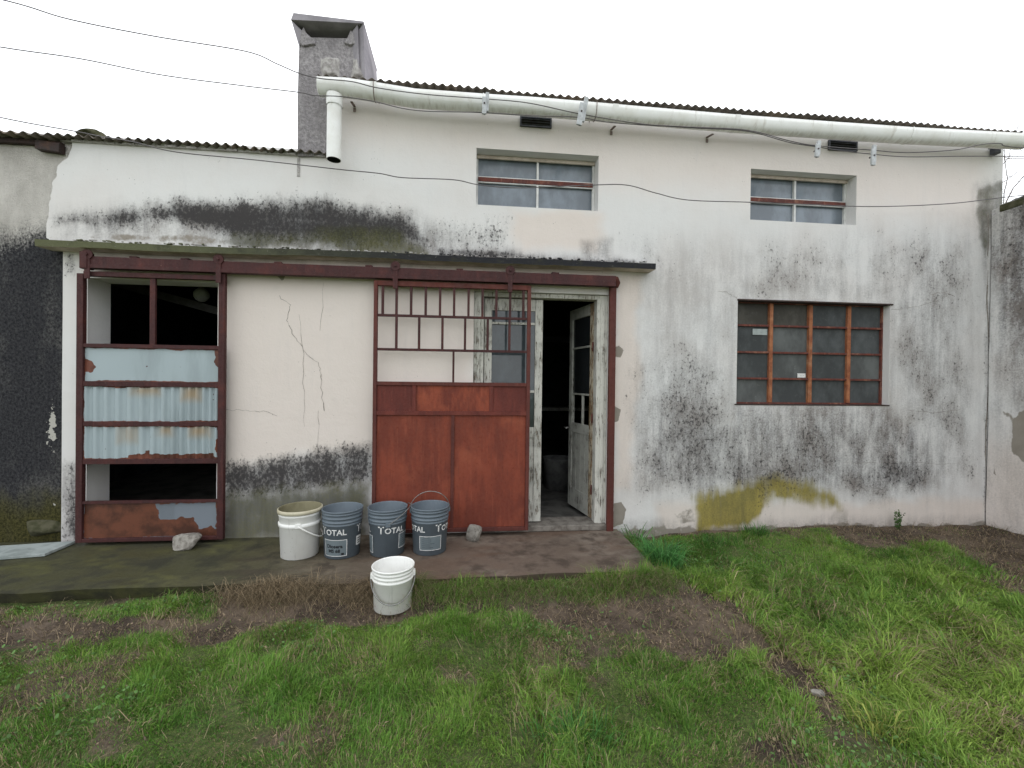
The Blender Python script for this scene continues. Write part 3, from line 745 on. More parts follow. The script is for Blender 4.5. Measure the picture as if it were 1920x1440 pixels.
# gutter: half-round PVC, sagging a little, with the outlet at its left end
GY = -0.175
gp_pts = [(599, 165), (650, 167), (705, 175), (780, 187), (905, 196), (1000, 202), (1085, 209), (1200, 219), (1380, 234), (1550, 246), (1700, 256), (1900, 266), (1917, 267)]
gut = MB()
path = [(wp(a, b, GY)) for a, b in gp_pts]
sec = [(-0.072, 0.050), (-0.071, 0.018), (-0.062, -0.025), (-0.038, -0.056), (0, -0.067), (0.038, -0.056), (0.062, -0.025), (0.068, 0.018), (0.068, 0.056)]
inner = [(a*0.93, b*0.93+0.002) for a, b in sec]
full = sec+inner[::-1]
n = len(full); vs_ = []
px_ = []
for i in range(len(path)-1):
    for t in np.linspace(0, 1, 7)[:-1]: px_.append((path[i][0]*(1-t)+path[i+1][0]*t, path[i][1]*(1-t)+path[i+1][1]*t))
px_.append(path[-1])
for (x, z) in px_: vs_ += [(x, GY+a, z+b) for a, b in full]
fs = [(i*n+k, i*n+(k+1) % n, (i+1)*n+(k+1) % n, (i+1)*n+k) for i in range(len(px_)-1) for k in range(n)]
gut.add(vs_, fs, 0, True)
gut.add([(px_[0][0]-0.004, GY+a, px_[0][1]+b) for a, b in sec], [tuple(range(len(sec)))])
gut.add([(px_[-1][0]+0.004, GY+a, px_[-1][1]+b) for a, b in sec], [tuple(range(len(sec)-1, -1, -1))])
GUT = gut.build('gutter', M['pvc'], WB)
def gut_at(x):
    for (a, b), (c, d) in zip(px_[:-1], px_[1:]):
        if a <= x <= c: return b+(d-b)*(x-a)/(c-a)
    return px_[-1][1]
for q in (655, 703, 906, 1115, 1158, 1345, 1700):
    x = wx(q, GY, 200); z = gut_at(x); b_ = MB()
    if q in (703, 906, 1115, 1700):
        b_.tube([(x, 0.0, z+0.02), (x, GY+0.09, z+0.01)]+[(x, GY+a*1.05, z+b*1.05) for a, b in sec[::-1][1:]], 0.0035, 6)
    else:
        b_.obox((x, -0.055, z-0.05), (1, 0, 0), (0, 1, 0.25), (0, -0.25, 1), 0.010, 0.055, 0.004); b_.obox((x, -0.005, z-0.070), (1, 0, 0), (0, 1, 0), (0, 0, 1), 0.011, 0.004, 0.016)
    b_.build('gutter_bracket', M['pvc'] if q in (906, 1700) else M['bracket'], GUT)
for q in (703, 1150, 1376):                              # joint collars
    x = wx(q, GY, 200); z = gut_at(x); c_ = MB(); vs_ = []
    for dx in (-0.025, 0.025): vs_ += [(x+dx, GY+a*1.035, z+b*1.035) for a, b in sec]
    k9 = len(sec)
    c_.add(vs_, [(i, i+1, k9+i+1, k9+i) for i in range(k9-1)], 0, True); c_.build('gutter_joint', M['pvc'], GUT)
x0, z0 = wp(627, 190, GY); z1 = wz(300, GY, 630)
dp = MB()
dp.tube([(x0, GY, z0+0.05), (x0, GY, z0-0.045)], 0.0655, 24, cap=False)
dp.lathe([(0.059, 0), (0.059, z0-z1-0.02)], (x0, GY, z1), 28); dp.lathe([(0.0545, 0), (0.059, 0)], (x0, GY, z1), 28); dp.lathe([(0.0545, z0-z1-0.02), (0.0545, 0)], (x0, GY, z1), 28, 1)  # dark inner wall paints the shade inside the open pipe end
dp.build('downpipe', [M['pvc'], M['soot_shade']], WB)

# chimney: tapering cement stack with a sloping slab hood
CH = None
def wpt(px, py, y): a = wp(px, py, y); return (a[0], y, a[1])
ch = MB()
FY = -0.03
fpoly = [(558, 292), (558, 180), (561, 80), (572, 70), (660, 72), (668, 76), (676, 110), (684, 148), (685, 172), (612, 176), (612, 292)]
front_pts = [wp(a, b, FY) for a, b in fpoly]
BY = 0.34
nn = len(front_pts)
v = [(a, FY, b) for a, b in front_pts]+[(a, BY, b) for a, b in front_pts]
ch.add(v, [tuple(range(nn-1, -1, -1)), tuple(range(nn, 2*nn))]+[(i, (i+1) % nn, (i+1) % nn+nn, i+nn) for i in range(nn)])
CH = ch.build('chimney', M['cement'], WB)
# hood: right cheek slab and top slab, with the dark flue mouth between ragged mortar horns
hd = MB()
FO = -0.10
A = wpt(550, 24, FO); B = wpt(682, 40, FO); Cc = wpt(545, 47, FO); E = wpt(561, 84, FO)
x_, z_ = wp(709, 160, 0.30)
B2 = (B[0]+0.01, 0.42, B[2]-0.05); A2 = (A[0], 0.42, A[2]-0.05)
th = 0.018
hd.add([A, B, B2, A2, (A[0]-0.02, FO, A[2]-0.06), (B[0]-0.004, FO, B[2]-th), (B2[0], 0.42, B2[2]-th), (A2[0]-0.02, 0.42, A2[2]-0.06)],
       [(0, 1, 2, 3), (7, 6, 5, 4), (0, 4, 5, 1), (1, 5, 6, 2), (2, 6, 7, 3), (3, 7, 4, 0)])
fr = wp(668, 76, FY-0.01); fb = wp(688, 158, FY-0.01)
# the cheek: a plate whose outer edge runs from the slab's corner down to the roof
P0 = (B[0]-0.005, FO+0.004, B[2]-th+0.002); P1 = (fr[0]-0.01, FY-0.008, fr[1]+0.05); P2 = (fb[0]-0.01, FY-0.008, fb[1]-0.10); P3 = (x_, 0.30, z_-0.10)
P4 = (B2[0], 0.40, B2[2]-th)
hd.add([P0, P1, P2, P3, P4], [(0, 1, 2), (0, 2, 3), (0, 3, 4)], 0)
off = 0.05
hd.add([(p[0]-off, p[1]+0.01, p[2]) for p in (P0, P1, P2, P3, P4)], [(2, 1, 0), (3, 2, 0), (4, 3, 0)], 0)
lf = wp(561, 84, FY-0.01)
Q0 = (A[0]-0.018, FO+0.004, A[2]-0.062); Q1 = (lf[0], FY-0.008, lf[1]-0.02); Q2 = (lf[0]+0.05, FY-0.008, lf[1]+0.10); Q3 = (lf[0]+0.0, 0.33, lf[1]); Q4 = (A[0]-0.018, 0.40, A[2]-0.112)
hd.add([Q0, Q1, Q2, Q3, Q4], [(0, 1, 2), (0, 4, 3, 1)], 0)
hd.build('chimney_hood', M['cement_smooth'], CH)
mo = MB(); a = wp(570, 74, FY-0.014); b = wp(658, 74, FY-0.014); zt = wz(46, FY-0.014, 620)
mo.box(a[0]-0.01, b[0]+0.02, 0.26, 0.34, a[1]-0.05, zt+0.02)
mo.build('flue_mouth', M['soot_shade'], CH)
for pts in ([(561, 78), (563, 60), (568, 48), (572, 58), (580, 66), (588, 72), (590, 80), (566, 84)], [(644, 78), (650, 70), (657, 54), (663, 62), (667, 80), (655, 82)]):
    mt = MB(); mt.prism([wp(a, b, FY-0.03) for a, b in pts][::-1], FY-0.022, FY+0.05); mt.build('mortar_horn', M['cement'], CH, 0.006)
def lump_plate(name, pts, y0, mat, parent, thick=0.03, seed=1):
    """a plate with a broken outline and a bumpy, pillowed face"""
    P = [wp(a, b, y0) for a, b in pts]; P = np.array(P)
    lo = P.min(0); hi = P.max(0); st = 0.008
    us = np.arange(lo[0]-st, hi[0]+st*2, st); ws = np.arange(lo[1]-st, hi[1]+st*2, st)
    def sdv(u, w): return sdist(u, w, P)+fbm(u, w, 25, None, 3, seed)*0.02
    return grid_object(name, us, ws, lambda u, w: np.stack([u, y0-thick*sstep(0, 0.03, sdv(u, w))-fbm(u, w, 30, None, 3, seed+3)*0.02*sstep(0, 0.03, sdv(u, w)), w], 1), mat, parent, None, lambda u, w: sdv(u, w) > -st*0.8)
lump_plate('mortar_patch', [(603, 112), (612, 108), (632, 110), (637, 118), (634, 148), (606, 146), (603, 132)], FY-0.002, M['mortar'], CH, 0.03, 2)
lump_plate('mortar_patch', [(664, 112), (672, 108), (678, 128), (685, 148), (672, 149), (660, 146)], FY-0.002, M['mortar'], CH, 0.03, 5)

# canopy slab over the doors
CYF = -0.16
l0 = wp(65, 449, CYF); r0 = wp(1230, 494, CYF)
mb = MB(); N = 60
vs_ = []
for k in range(N+1):
    t = k/N; x = l0[0]+(r0[0]-l0[0])*t
    z = l0[1]+(r0[1]-l0[1])*t+float(fbm(np.array([x]), np.array([0.3]), 1.5, None, 3, 4)[0])*0.02
    d = 0.052+float(fbm(np.array([x]), np.array([1.3]), 5, None, 3, 4)[0])*0.016
    yj = float(fbm(np.array([x]), np.array([2.3]), 6, None, 3, 4)[0])*0.015
    vs_ += [(x, CYF+yj, z), (x, 0.0, z+0.035), (x, CYF+0.006+yj, z-d), (x, 0.0, z-d+0.004)]
for k in range(N):
    a = 4*k; b = 4*k+4
    mb.add([vs_[i] for i in (a, a+1, b+1, b, a+2, a+3, b+3, b+2)], [(0, 3, 2, 1), (0, 4, 7, 3)], 0)
    mb.add([vs_[i] for i in (a+2, a+3, b+3, b+2)], [(0, 1, 2, 3)], 1)
mb.add([vs_[i] for i in (0, 1, 3, 2)], [(0, 1, 2, 3)]); mb.add([vs_[i] for i in (4*N, 4*N+1, 4*N+3, 4*N+2)], [(3, 2, 1, 0)])
M['soffit'] = simple('stained_soffit', (0.62, 0.54, 0.47), (0.46, 0.39, 0.33), 7, 0.95, 0.1, bump=0.3, local=False)
CAN = mb.build('canopy', [M['canopy'], M['soffit']], WB)
# crumbs of dirt and mortar lying along the back of the canopy
mb = MB()
for k in range(240):
    x = random.uniform(l0[0]+0.2, r0[0]-0.08); s = random.uniform(0.003, 0.009)
    z = l0[1]+(r0[1]-l0[1])*(x-l0[0])/(r0[0]-l0[0])+0.012; y = random.uniform(-0.14, -0.015)
    mb.obox((x, y, z+s*0.3+0.2*(y+0.16)), (1, random.uniform(-.5, .5), 0), (random.uniform(-.5, .5), 1, 0), (0, 0, 1), s*1.5, s, s*0.6, random.choice((0, 1)))
tag(mb.build('debris', [M['mortar'], M['canopy']], CAN), kind='stuff')

# windows
def window(spec, hx, vz, frame_mats, glass_m, label=None, fw=0.022, bw=0.018, hw=0.022, nm='window'):
    a, b, c, d, t = spec
    fr = MB(); y0, y1 = t, t+0.035
    for (x0_, x1_) in ((a+0.001, a+fw), (b-fw, b-0.001)): fr.box(x0_, x1_, y0, y1, c+0.001, d-0.001)
    fr.box(a+fw, b-fw, y0, y1, c+0.001, c+fw); fr.box(a+fw, b-fw, y0, y1, d-fw, d-0.001)
    W = fr.build('window', frame_mats[0], WB, 0.002)
    if label: W['label'] = label
    cols = [a+fw]+list(hx)+[b-fw]
    rows = [c+fw]+list(vz)+[d-fw]
    for x in hx:
        m_ = MB(); m_.box(x-bw/2, x+bw/2, y0-0.006, y1-0.004, c+fw, d-fw); m_.build('glazing_bar', frame_mats[1], W, 0.002)
    for z in vz:
        for i in range(len(cols)-1):
            xa = cols[i]+(bw/2 if i else 0); xb = cols[i+1]-(bw/2 if i < len(cols)-2 else 0)
            m_ = MB(); m_.box(xa, xb, y0-0.003, y1-0.006, z-hw/2, z+hw/2); m_.build('glazing_bar', frame_mats[2], W, 0.002)
    for i in range(len(cols)-1):
        for j in range(len(rows)-1):
            g_ = MB(); dy = random.uniform(-0.002, 0.002)
            xa, xb, za, zb = cols[i]-0.004, cols[i+1]+0.004, rows[j]-0.004, rows[j+1]+0.004
            tl = random.uniform(-0.003, 0.003); tr_ = random.uniform(-0.003, 0.003)
            yy = y1-0.012+dy
            g_.add([(xa, yy, za), (xb, yy+tr_, za), (xb, yy+tr_+tl, zb), (xa, yy+tl, zb), (xa, yy+0.004, za), (xb, yy+tr_+0.004, za), (xb, yy+tr_+tl+0.004, zb), (xa, yy+tl+0.004, zb)],
                   [(0, 1, 2, 3), (7, 6, 5, 4), (0, 4, 5, 1), (1, 5, 6, 2), (2, 6, 7, 3), (3, 7, 4, 0)])
            g_.build('pane', random.choice(glass_m) if isinstance(glass_m, list) else glass_m, W)
    return W
def ubar(spec, px, py, mats, W):
    """the red middle rail between two thin white edges"""
    a, b, c, d, t = spec
    z = wz(py, t, px)
    for z0_, z1_, m_ in ((z-0.020, z+0.020, mats[0]), (z+0.0205, z+0.030, mats[1]), (z-0.030, z-0.0205, mats[1])):
        q = MB(); q.box(a+0.02, b-0.02, t-0.014 if m_ is mats[0] else t-0.008, t+0.01, z0_, z1_); q.build('glazing_bar', m_, W, 0.002)
zc1 = wz(343, 0.13, 1008); zc2 = wz(379, 0.12, 1490)
w1 = window(W1, [wx(1008, 0.13, 340)], [zc1], [M['white_steel'], M['white_steel'], M['white_steel']], M['glass_sky'], None, 0.020, 0.020, 0.03)
ubar(W1, 1008, 343, (M['brown_steel'], M['white_steel']), w1)
w2 = window(W2, [wx(1490, 0.12, 380)], [zc2], [M['white_steel'], M['white_steel'], M['white_steel']], M['glass_sky'], None, 0.020, 0.020, 0.03)
ubar(W2, 1490, 379, (M['brown_steel'], M['white_steel']), w2)
for spec, W in ((W1, w1), (W2, w2)):           # rotten wooden header above the frame
    q = MB(); q.box(spec[0]+0.004, spec[1]-0.004, spec[4]-0.02, spec[4]-0.001, spec[3]-0.034, spec[3]-0.004); q.build('window_head', M['soffit'], W, 0.003)
T3 = W3[4]
w3 = window(W3, [wx(1445, T3, 660), wx(1519, T3, 660), wx(1591, T3, 660)], [wz(711, T3, 1519), wz(662.5, T3, 1519), wz(613, T3, 1519)], [M['brown_steel'], M['orange_steel'], M['brown_steel']], [M['glass_grey'], M['glass_grey'], M['glass_grey_b'], M['glass_grey_c']], None, 0.018, 0.038, 0.020)
q = MB(); q.box(W3[0]-0.005, W3[1]+0.03, -0.010, T3-0.001, W3[3]-0.010, W3[3]+0.006); q.build('window_head', M['iron_dark'], w3, 0.003)
q = MB(); q.box(W3[0]-0.02, W3[1]+0.01, -0.006, T3-0.001, W3[2]-0.008, W3[2]+0.004); q.build('sill', M['iron_dark'], w3, 0.003)
q = MB(); a = wp(1413, 616, T3); b = wp(1440, 628, T3); q.box(a[0], b[0], T3+0.012, T3+0.0155, b[1], a[1]); q.build('paper_note', M['board'], w3)
q = MB(); a = wp(1497, 700, T3); b = wp(1512, 708, T3); q.box(a[0], b[0], T3+0.012, T3+0.0155, b[1], a[1]); q.build('paper_note', M['print_white'], w3)

# louvred vents under the gutter
for (a, b, c, d) in ((975, 222, 1034, 241), (1553, 263, 1606, 285)):
    x0_, z1_ = wp(a, b, -0.01); x1_, z0_ = wp(c, d, -0.01); z1_ = max(z1_, z0_+0.09)
    q = MB(); q.box(x0_, x1_, -0.012, -0.004, z0_, z1_)
    V = q.build('vent_grille', M['soot_shade'], WB)
    q = MB()
    for (xa, xb, za, zb) in ((x0_, x1_, z1_-0.01, z1_), (x0_, x1_, z0_, z0_+0.01), (x0_, x0_+0.012, z0_+0.01, z1_-0.01), (x1_-0.012, x1_, z0_+0.01, z1_-0.01)): q.box(xa, xb, -0.024, -0.0125, za, zb)
    q.build('vent_frame', M['vent'], V)
    for k in range(3):
        zz = z0_+0.01+(z1_-z0_-0.02)*(k+0.5)/3; s_ = MB()
        s_.obox(((x0_+x1_)/2, -0.019, zz), (1, 0, 0), (0, 1, 0.5), (0, -0.5, 1), (x1_-x0_)/2-0.013, 0.007, 0.0025); s_.build('louvre', M['vent'], V)

# ------------------------------------------------------------------ old double door in the wall
DF = 0.03                                     # face of the door frame
fr = MB()
x0_, x1_ = DOOR[0]+0.002, DOOR[1]-0.002
zt = DOOR[3]-0.002
jl = wx(907, DF, 640); jr = wx(1119, DF, 640); zh = wz(560, DF, 1060)
fr.box(x0_, jl, DF, DF+0.11, 0.0, zt); fr.box(jr, x1_, DF, DF+0.11, 0.0, zt); fr.box(jl, jr, DF+0.004, DF+0.11, zh, zt)
# stepped moulding
fr.box(x0_+0.03, jl-0.03, DF-0.010, DF, 0.02, zt-0.03); fr.box(jr+0.035, x1_-0.03, DF-0.010, DF, 0.02, zt-0.03)
DFR = fr.build('door_frame', M['wood'], WB, 0.004)
sl = MB(); sl.box(x0_, x1_, -0.03, TH, 0.003, 0.055)
sl.build('door_sill', M['sill'], WB, 0.006)
LW = (jr-jl)/2+0.02
def door_leaf(hx, hy, ang, sgn, mats):
    """leaf hinged at hx, hy; local u runs from the hinge to the free edge"""
    ca, sa = math.cos(ang), math.sin(ang)
    U = Vector((sgn*ca, sa, 0)); Nn = Vector((-sgn*sa, ca, 0)); H = zh-0.075; zb = 0.065
    def bx(mbx, u0, u1, z0_, z1_, t0=0.0, t1=0.036):
        c = Vector((hx, hy, 0))+U*(u0+u1)/2+Nn*(t0+t1)/2+Vector((0, 0, (z0_+z1_)/2))
        mbx.obox(c, U, Nn, (0, 0, 1), abs(u1-u0)/2, abs(t1-t0)/2, (z1_-z0_)/2)
    q = MB(); bx(q, 0.004, 0.075, zb, zb+H)
    L = q.build('door_leaf', mats[1], WB, 0.003)
    q = MB(); bx(q, LW-0.072, LW, zb, zb+H); bx(q, 0.076, LW-0.073, zb+H-0.11, zb+H, 0.001, 0.035); bx(q, 0.076, LW-0.073, zb, zb+0.20, 0.001, 0.035); bx(q, 0.076, LW-0.073, zb+0.80, zb+0.90, 0.001, 0.035)
    q.build('leaf_frame', mats[0], L, 0.003)
    q = MB(); bx(q, 0.076, LW-0.073, zb+0.20, zb+0.80, 0.010, 0.024)
    for k in range(1, 4): bx(q, 0.075+(LW-0.148)*k/4-0.003, 0.075+(LW-0.148)*k/4+0.003, zb+0.205, zb+0.795, 0.006, 0.0095)
    q.build('lower_panel', mats[2], L, 0.002)
    return L, bx, zb, H
# closed leaf on the left
L1, bx1, zb, H = door_leaf(jl+0.003, DF+0.045, 0.0, 1, (M['wood'], M['wood'], M['wood']))
gz = [zb+0.90, zb+1.24, wz(606, DF+0.045, 950), zb+H-0.11]
for k in range(3):
    q = MB(); bx1(q, 0.072, LW-0.07, gz[k]+0.0, gz[k+1]-0.0, 0.016, 0.020); q.build('pane', M['glass_door'], L1)
for z in gz[1:3]:
    q = MB(); bx1(q, 0.076, LW-0.073, z-0.011, z+0.011, 0.004, 0.030); q.build('glazing_bar', M['wood'], L1, 0.002)
# open leaf on the right, swung into the room
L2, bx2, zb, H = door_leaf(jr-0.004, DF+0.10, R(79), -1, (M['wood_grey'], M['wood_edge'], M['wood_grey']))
q = MB(); bx2(q, 0.072, LW-0.07, zb+H-0.42, zb+H-0.11, 0.016, 0.020); q.build('pane', M['glass_dark'], L2)
for (u0, u1, z0_, z1_) in ((0.076, LW-0.073, zb+H-0.43, zb+H-0.41), (0.076, LW-0.073, zb+1.20, zb+1.22), (0.24, 0.26, zb+0.90, zb+1.20)):
    q = MB(); bx2(q, u0, u1, z0_, z1_, 0.006, 0.030); q.build('glazing_bar', M['wood_grey'], L2, 0.002)
q = MB(); bx2(q, 0.072, LW-0.07, zb+1.22, zb+H-0.42, 0.017, 0.020); q.build('pane', M['glass_dark'], L2)
for z in (0.35, 1.05, 1.75):
    q = MB(); q.tube([(jr-0.012, DF+0.090, z-0.045), (jr-0.012, DF+0.090, z+0.045)], 0.008, 8); q.build('hinge', M['brown_steel'], L2)
q = MB()
p = Vector((jr-0.004, DF+0.10, 0))+Vector((-math.cos(R(79)), math.sin(R(79)), 0))*(LW-0.035)+Vector((0, 0, zb+0.84))
q.tube([p+Vector((-0.005, 0, 0)), p+Vector((-0.05, -0.004, 0))], 0.008, 8); q.tube([p+Vector((-0.05, -0.05, 0)), p+Vector((-0.05, 0.05, 0))], 0.009, 8)
q.build('handle', M['wire'], L2)

# ------------------------------------------------------------------ sliding gates on their overhead track
TY = -0.10
q = MB(); a = wp(160, 489, TY); b = wp(1153, 527, TY)
za, zb_ = 2.30, 2.385
q.box(a[0], b[0], TY-0.030, TY+0.03, za+0.018, zb_); q.box(a[0], b[0], TY-0.036, TY+0.03, za-0.012, za+0.0175)
TRK = q.build('gate_track', M['rust_bar'], WB, 0.002)
for k, px in enumerate((250, 345, 520, 690, 860, 1040)):
    x = wx(px, TY, 500); q = MB(); q.box(x-0.02, x+0.02, TY+0.03, -0.001, za+0.02, zb_+0.02+0.01*(k % 2)); q.obox((x+0.01, TY, zb_+0.008), (1, 0, 0), (0, 1, 0), (0, 0, 1), 0.03, 0.02, 0.008); q.build('track_bracket', M['rust_bar'], TRK, 0.004)
q = MB(); x = wx(168, TY, 500); q.box(x-0.045, x+0.012, TY-0.045, TY+0.035, za-0.02, zb_+0.035); q.build('end_stop', M['rust_bar'], TRK, 0.006)
# guide post at the right end, guide post at the left end
q = MB(); xa = wx(1141, -0.05, 760); xb = wx(1153, -0.05, 760)
q.box(xa, xb, -0.055, -0.012, -0.01, zb_-0.06); q.tube([(xb-0.004, -0.05, zb_-0.09), (xb+0.006, -0.055, zb_-0.045), (xb-0.01, -0.065, zb_-0.015), (b[0]-0.03, -0.075, zb_-0.005)], [0.02, 0.03, 0.03, 0.02], 8)
q.build('gate_post', M['rust_post'], WB, 0.004)

def hanger(px, parent, y, top=0.05):
    x = wx(px, y, 505); q = MB()
    q.box(x-0.021, x+0.021, y-0.048, y-0.040, 2.20, zb_+0.01)
    for k in range(13): pass
    c = Vector((x, y-0.044, zb_+0.012)); n_ = 18
    vs_ = [(c.x+0.042*math.cos(2*math.pi*i/n_), y-0.050, c.z+0.042*math.sin(2*math.pi*i/n_)) for i in range(n_)]+[(c.x+0.042*math.cos(2*math.pi*i/n_), y-0.038, c.z+0.042*math.sin(2*math.pi*i/n_)) for i in range(n_)]
    q.add(vs_, [tuple(range(n_)), tuple(range(2*n_-1, n_-1, -1))]+[(i, i+n_, (i+1) % n_+n_, (i+1) % n_) for i in range(n_)])
    q.tube([(x, y-0.05, zb_+0.012), (x, y-0.062, zb_+0.012)], 0.011, 8)
    q.build('hanger', M['rust_bar'], parent, 0.002)

GY1 = -0.09                                  # plane of the gates
def gx_(px, py=720): return wp(px, py, GY1-0.02)[0]
def gz_(py, px): return wp(px, py, GY1-0.02)[1]
# middle gate: red oxide grille above, sheets below
xl, xr = gx_(699), gx_(994)
zt_, zb2 = gz_(530, 850), gz_(998, 850)
q = MB(); bw = 0.032
q.box(xl, xl+bw, GY1-0.02, GY1+0.02, zb2, zt_); q.box(xr-bw, xr, GY1-0.02, GY1+0.02, zb2, zt_); q.box(xl+bw, xr-bw, GY1-0.02, GY1+0.02, zt_-0.045, zt_); q.box(xl+bw, xr-bw, GY1-0.019, GY1+0.02, zb2, zb2+0.035)
G2 = q.build('sliding_gate', M['rust_post'], WB, 0.003)
r1, r2, r3, r4 = gz_(594, 850), gz_(657, 850), gz_(720, 850), gz_(775, 850)
def bar(x0_, x1_, z0_, z1_, nm='grille_bar', mat='rust_bar', y0_=-0.012, y1_=0.010, par=None):
    q = MB(); q.box(x0_, x1_, GY1+y0_, GY1+y1_, z0_, z1_); return q.build(nm, M[mat], par or G2, 0.0015)
hb = 0.011
for z in (r1, r2): bar(xl+bw, xr-bw, z-hb, z+hb)
bar(xl+bw, xr-bw, r3-0.016, r3+0.016, 'gate_rail', 'rust_post', -0.016, 0.014)
bar(xl+bw, xr-bw, r4-0.018, r4+0.018, 'gate_rail', 'rust_maroon', -0.017, 0.002)
for px in (717, 743, 770.5, 798, 825, 851.5, 878.6, 905, 931, 957, 982): x = gx_(px, 560); bar(x-0.0105, x+0.0105, r1+hb, zt_-0.045)
for px in (742.6, 785.4, 829.3, 872, 914.6, 955.5): x = gx_(px, 625); bar(x-0.0105, x+0.0105, r2+hb, r1-hb)
x = gx_(850, 688); bar(x-0.009, x+0.009, r3+0.016, r2-hb)
ups = [xl+bw, gx_(776, 748), gx_(921, 748), xr-bw]
for k, mt_ in enumerate(('rust_maroon', 'rust_orange', 'rust_maroon')): bar(ups[k], ups[k+1], r4+0.018, r3-0.016, 'sheet_panel', mt_, 0.0, 0.003)
for x in ups[1:3]: bar(x-0.016, x+0.016, r4+0.018, r3-0.016, 'gate_rail', 'rust_maroon', -0.012, -0.0005)
xm = gx_(848, 880)
bar(xl+bw, xm, zb2+0.035, r4-0.018, 'sheet_panel', 'rust', 0.0, 0.003); bar(xm, xr-bw, zb2+0.035, r4-0.018, 'sheet_panel', 'rust', 0.001, 0.004)
bar(xm-0.014, xm+0.014, zb2+0.035, r4-0.018, 'gate_rail', 'rust_post', -0.012, -0.0005)
hanger(743, G2, GY1); hanger(956, G2, GY1)

# left gate: rails with pale sheets between
xl, xr = gx_(142), gx_(420)
zt_, zb2 = gz_(512, 280), gz_(1015, 280)
q = MB(); sw = 0.050
q.box(xl, xl+sw, GY1-0.02, GY1+0.02, zb2, zt_-0.02); q.box(xr-sw, xr, GY1-0.02, GY1+0.02, zb2, zt_+0.02); q.box(xl+sw, xr-sw, GY1-0.02, GY1+0.02, zt_-0.04, zt_)
q.box(xl+sw, xr-sw, GY1-0.019, GY1+0.019, zb2, zb2+0.03)
G1 = q.build('sliding_gate', M['rust_bar'], WB, 0.003)
G1['label'] = 'rusty gate with pale sheets and open gaps between its rails'
G2['label'] = 'red oxide gate with barred grille above solid sheets'
rails = [(646, 653), (716, 725), (791, 799), (861, 870), (939, 944)]
rz = [(gz_(b_, 280), gz_(a_, 280)) for a_, b_ in rails]
for (z0_, z1_) in rz: bar(xl+sw, xr-sw, z0_, z1_, 'gate_rail', 'rust_bar', -0.016, 0.014, G1)
x = gx_(284, 590); bar(x-0.021, x+0.021, rz[0][1], zt_-0.04, 'gate_rail', 'rust_bar', -0.010, 0.012, G1)
def sheet(z0_, z1_, corr, seed, patches=(), thick_rust=0.010, lower=False, stains=(), mat='pale_sheet'):
    us = np.linspace(xl+sw, xr-sw, 170); ws = np.linspace(z0_, z1_, 46)
    def attrs(u, w):
        e = np.minimum.reduce([w-z0_, z1_-w, u-xl-sw, xr-sw-u])
        r = 0.75*(1-sstep(0.0, thick_rust*2.2, e+fbm(u, w, 9, None, 4, seed)*0.03))
        for pts in patches: r = np.maximum(r, 0.9*sstep(-0.008, 0.008, sdist(u, w, [wp(a, b, GY1) for a, b in pts])+fbm(u, w, 30, None, 3, seed)*0.03))
        st = np.zeros_like(u)
        for pts in stains: st = np.maximum(st, 0.8*sstep(-0.05, 0.05, sdist(u, w, [wp(a, b, GY1) for a, b in pts])))
        if lower: r = 1-r
        return dict(rust=r, stain=st)
    def to3(u, w):
        y = GY1+0.004+0*u
        if corr: y = y+0.010*np.clip(np.sin((u-xl)*2*np.pi/0.072*(1+0.15*np.sin(u*3)))*1.4, -1, 1)+fbm(u, w, 3, None, 2, seed)*0.012
        else: y = y+fbm(u, w, 2.2, None, 2, seed)*0.012
        return np.stack([u, y, w], 1)
    o_ = grid_object('sheet_panel', us, ws, to3, M[mat], G1, attrs)
    for p_ in o_.data.polygons: p_.use_smooth = True
    return o_
sheet(rz[1][1], rz[0][0], False, 1, ([(158, 674), (172, 676), (178, 688), (174, 698), (158, 696)], [(403, 655), (410, 655), (410, 690), (402, 685)]))
sheet(rz[2][1], rz[1][0], True, 2, (), 0.006, False, ([(245, 725), (300, 725), (300, 740), (245, 740)], [(340, 725), (375, 725), (375, 750), (340, 750)]))
sheet(rz[3][1], rz[2][0], True, 3, ([(240, 850), (330, 852), (400, 850), (400, 862), (240, 862)], [(271, 845), (281, 845), (281, 856), (271, 856)], [(404, 825), (411, 820), (411, 850), (404, 848)]), 0.010, False, ([(220, 798), (255, 798), (255, 830), (220, 830)], [(295, 798), (322, 798), (322, 815), (295, 815)], [(355, 798), (395, 798), (395, 818), (355, 818)]))
s4 = sheet(zb2+0.03, rz[4][0], False, 4, ([(291, 946), (405, 942), (405, 992), (395, 988), (372, 992), (362, 972), (340, 970), (325, 975), (300, 974)],), 0.0001, True, (), 'old_sheet')
s4['label'] = 'rusty bottom sheet with a pale patch at its right'
hanger(415, G1, GY1); hanger(172, G1, GY1)

x_b, z_b = wp(1866, 284, -0.03)
q = MB(); q.box(x_b-0.03, x_b+0.03, -0.06, -0.002, z_b-0.03, z_b+0.03); q.tube([(x_b-0.07, -0.02, z_b+0.028), (x_b, -0.03, z_b+0.02)], 0.006, 6); q.build('junction_box', M['vent'], WB, 0.006)
# metal strap and drill holes on the low wall
q = MB(); a = wp(560, 312); q.box(a[0]-0.012, a[0]+0.012, -0.006, -0.001, a[1]-0.09, a[1]+0.07)
for dz in (-0.05, 0.05): q.tube([(a[0], -0.006, a[1]+dz), (a[0], -0.011, a[1]+dz)], 0.006, 8)
q.build('wall_strap', M['mortar'], WB)

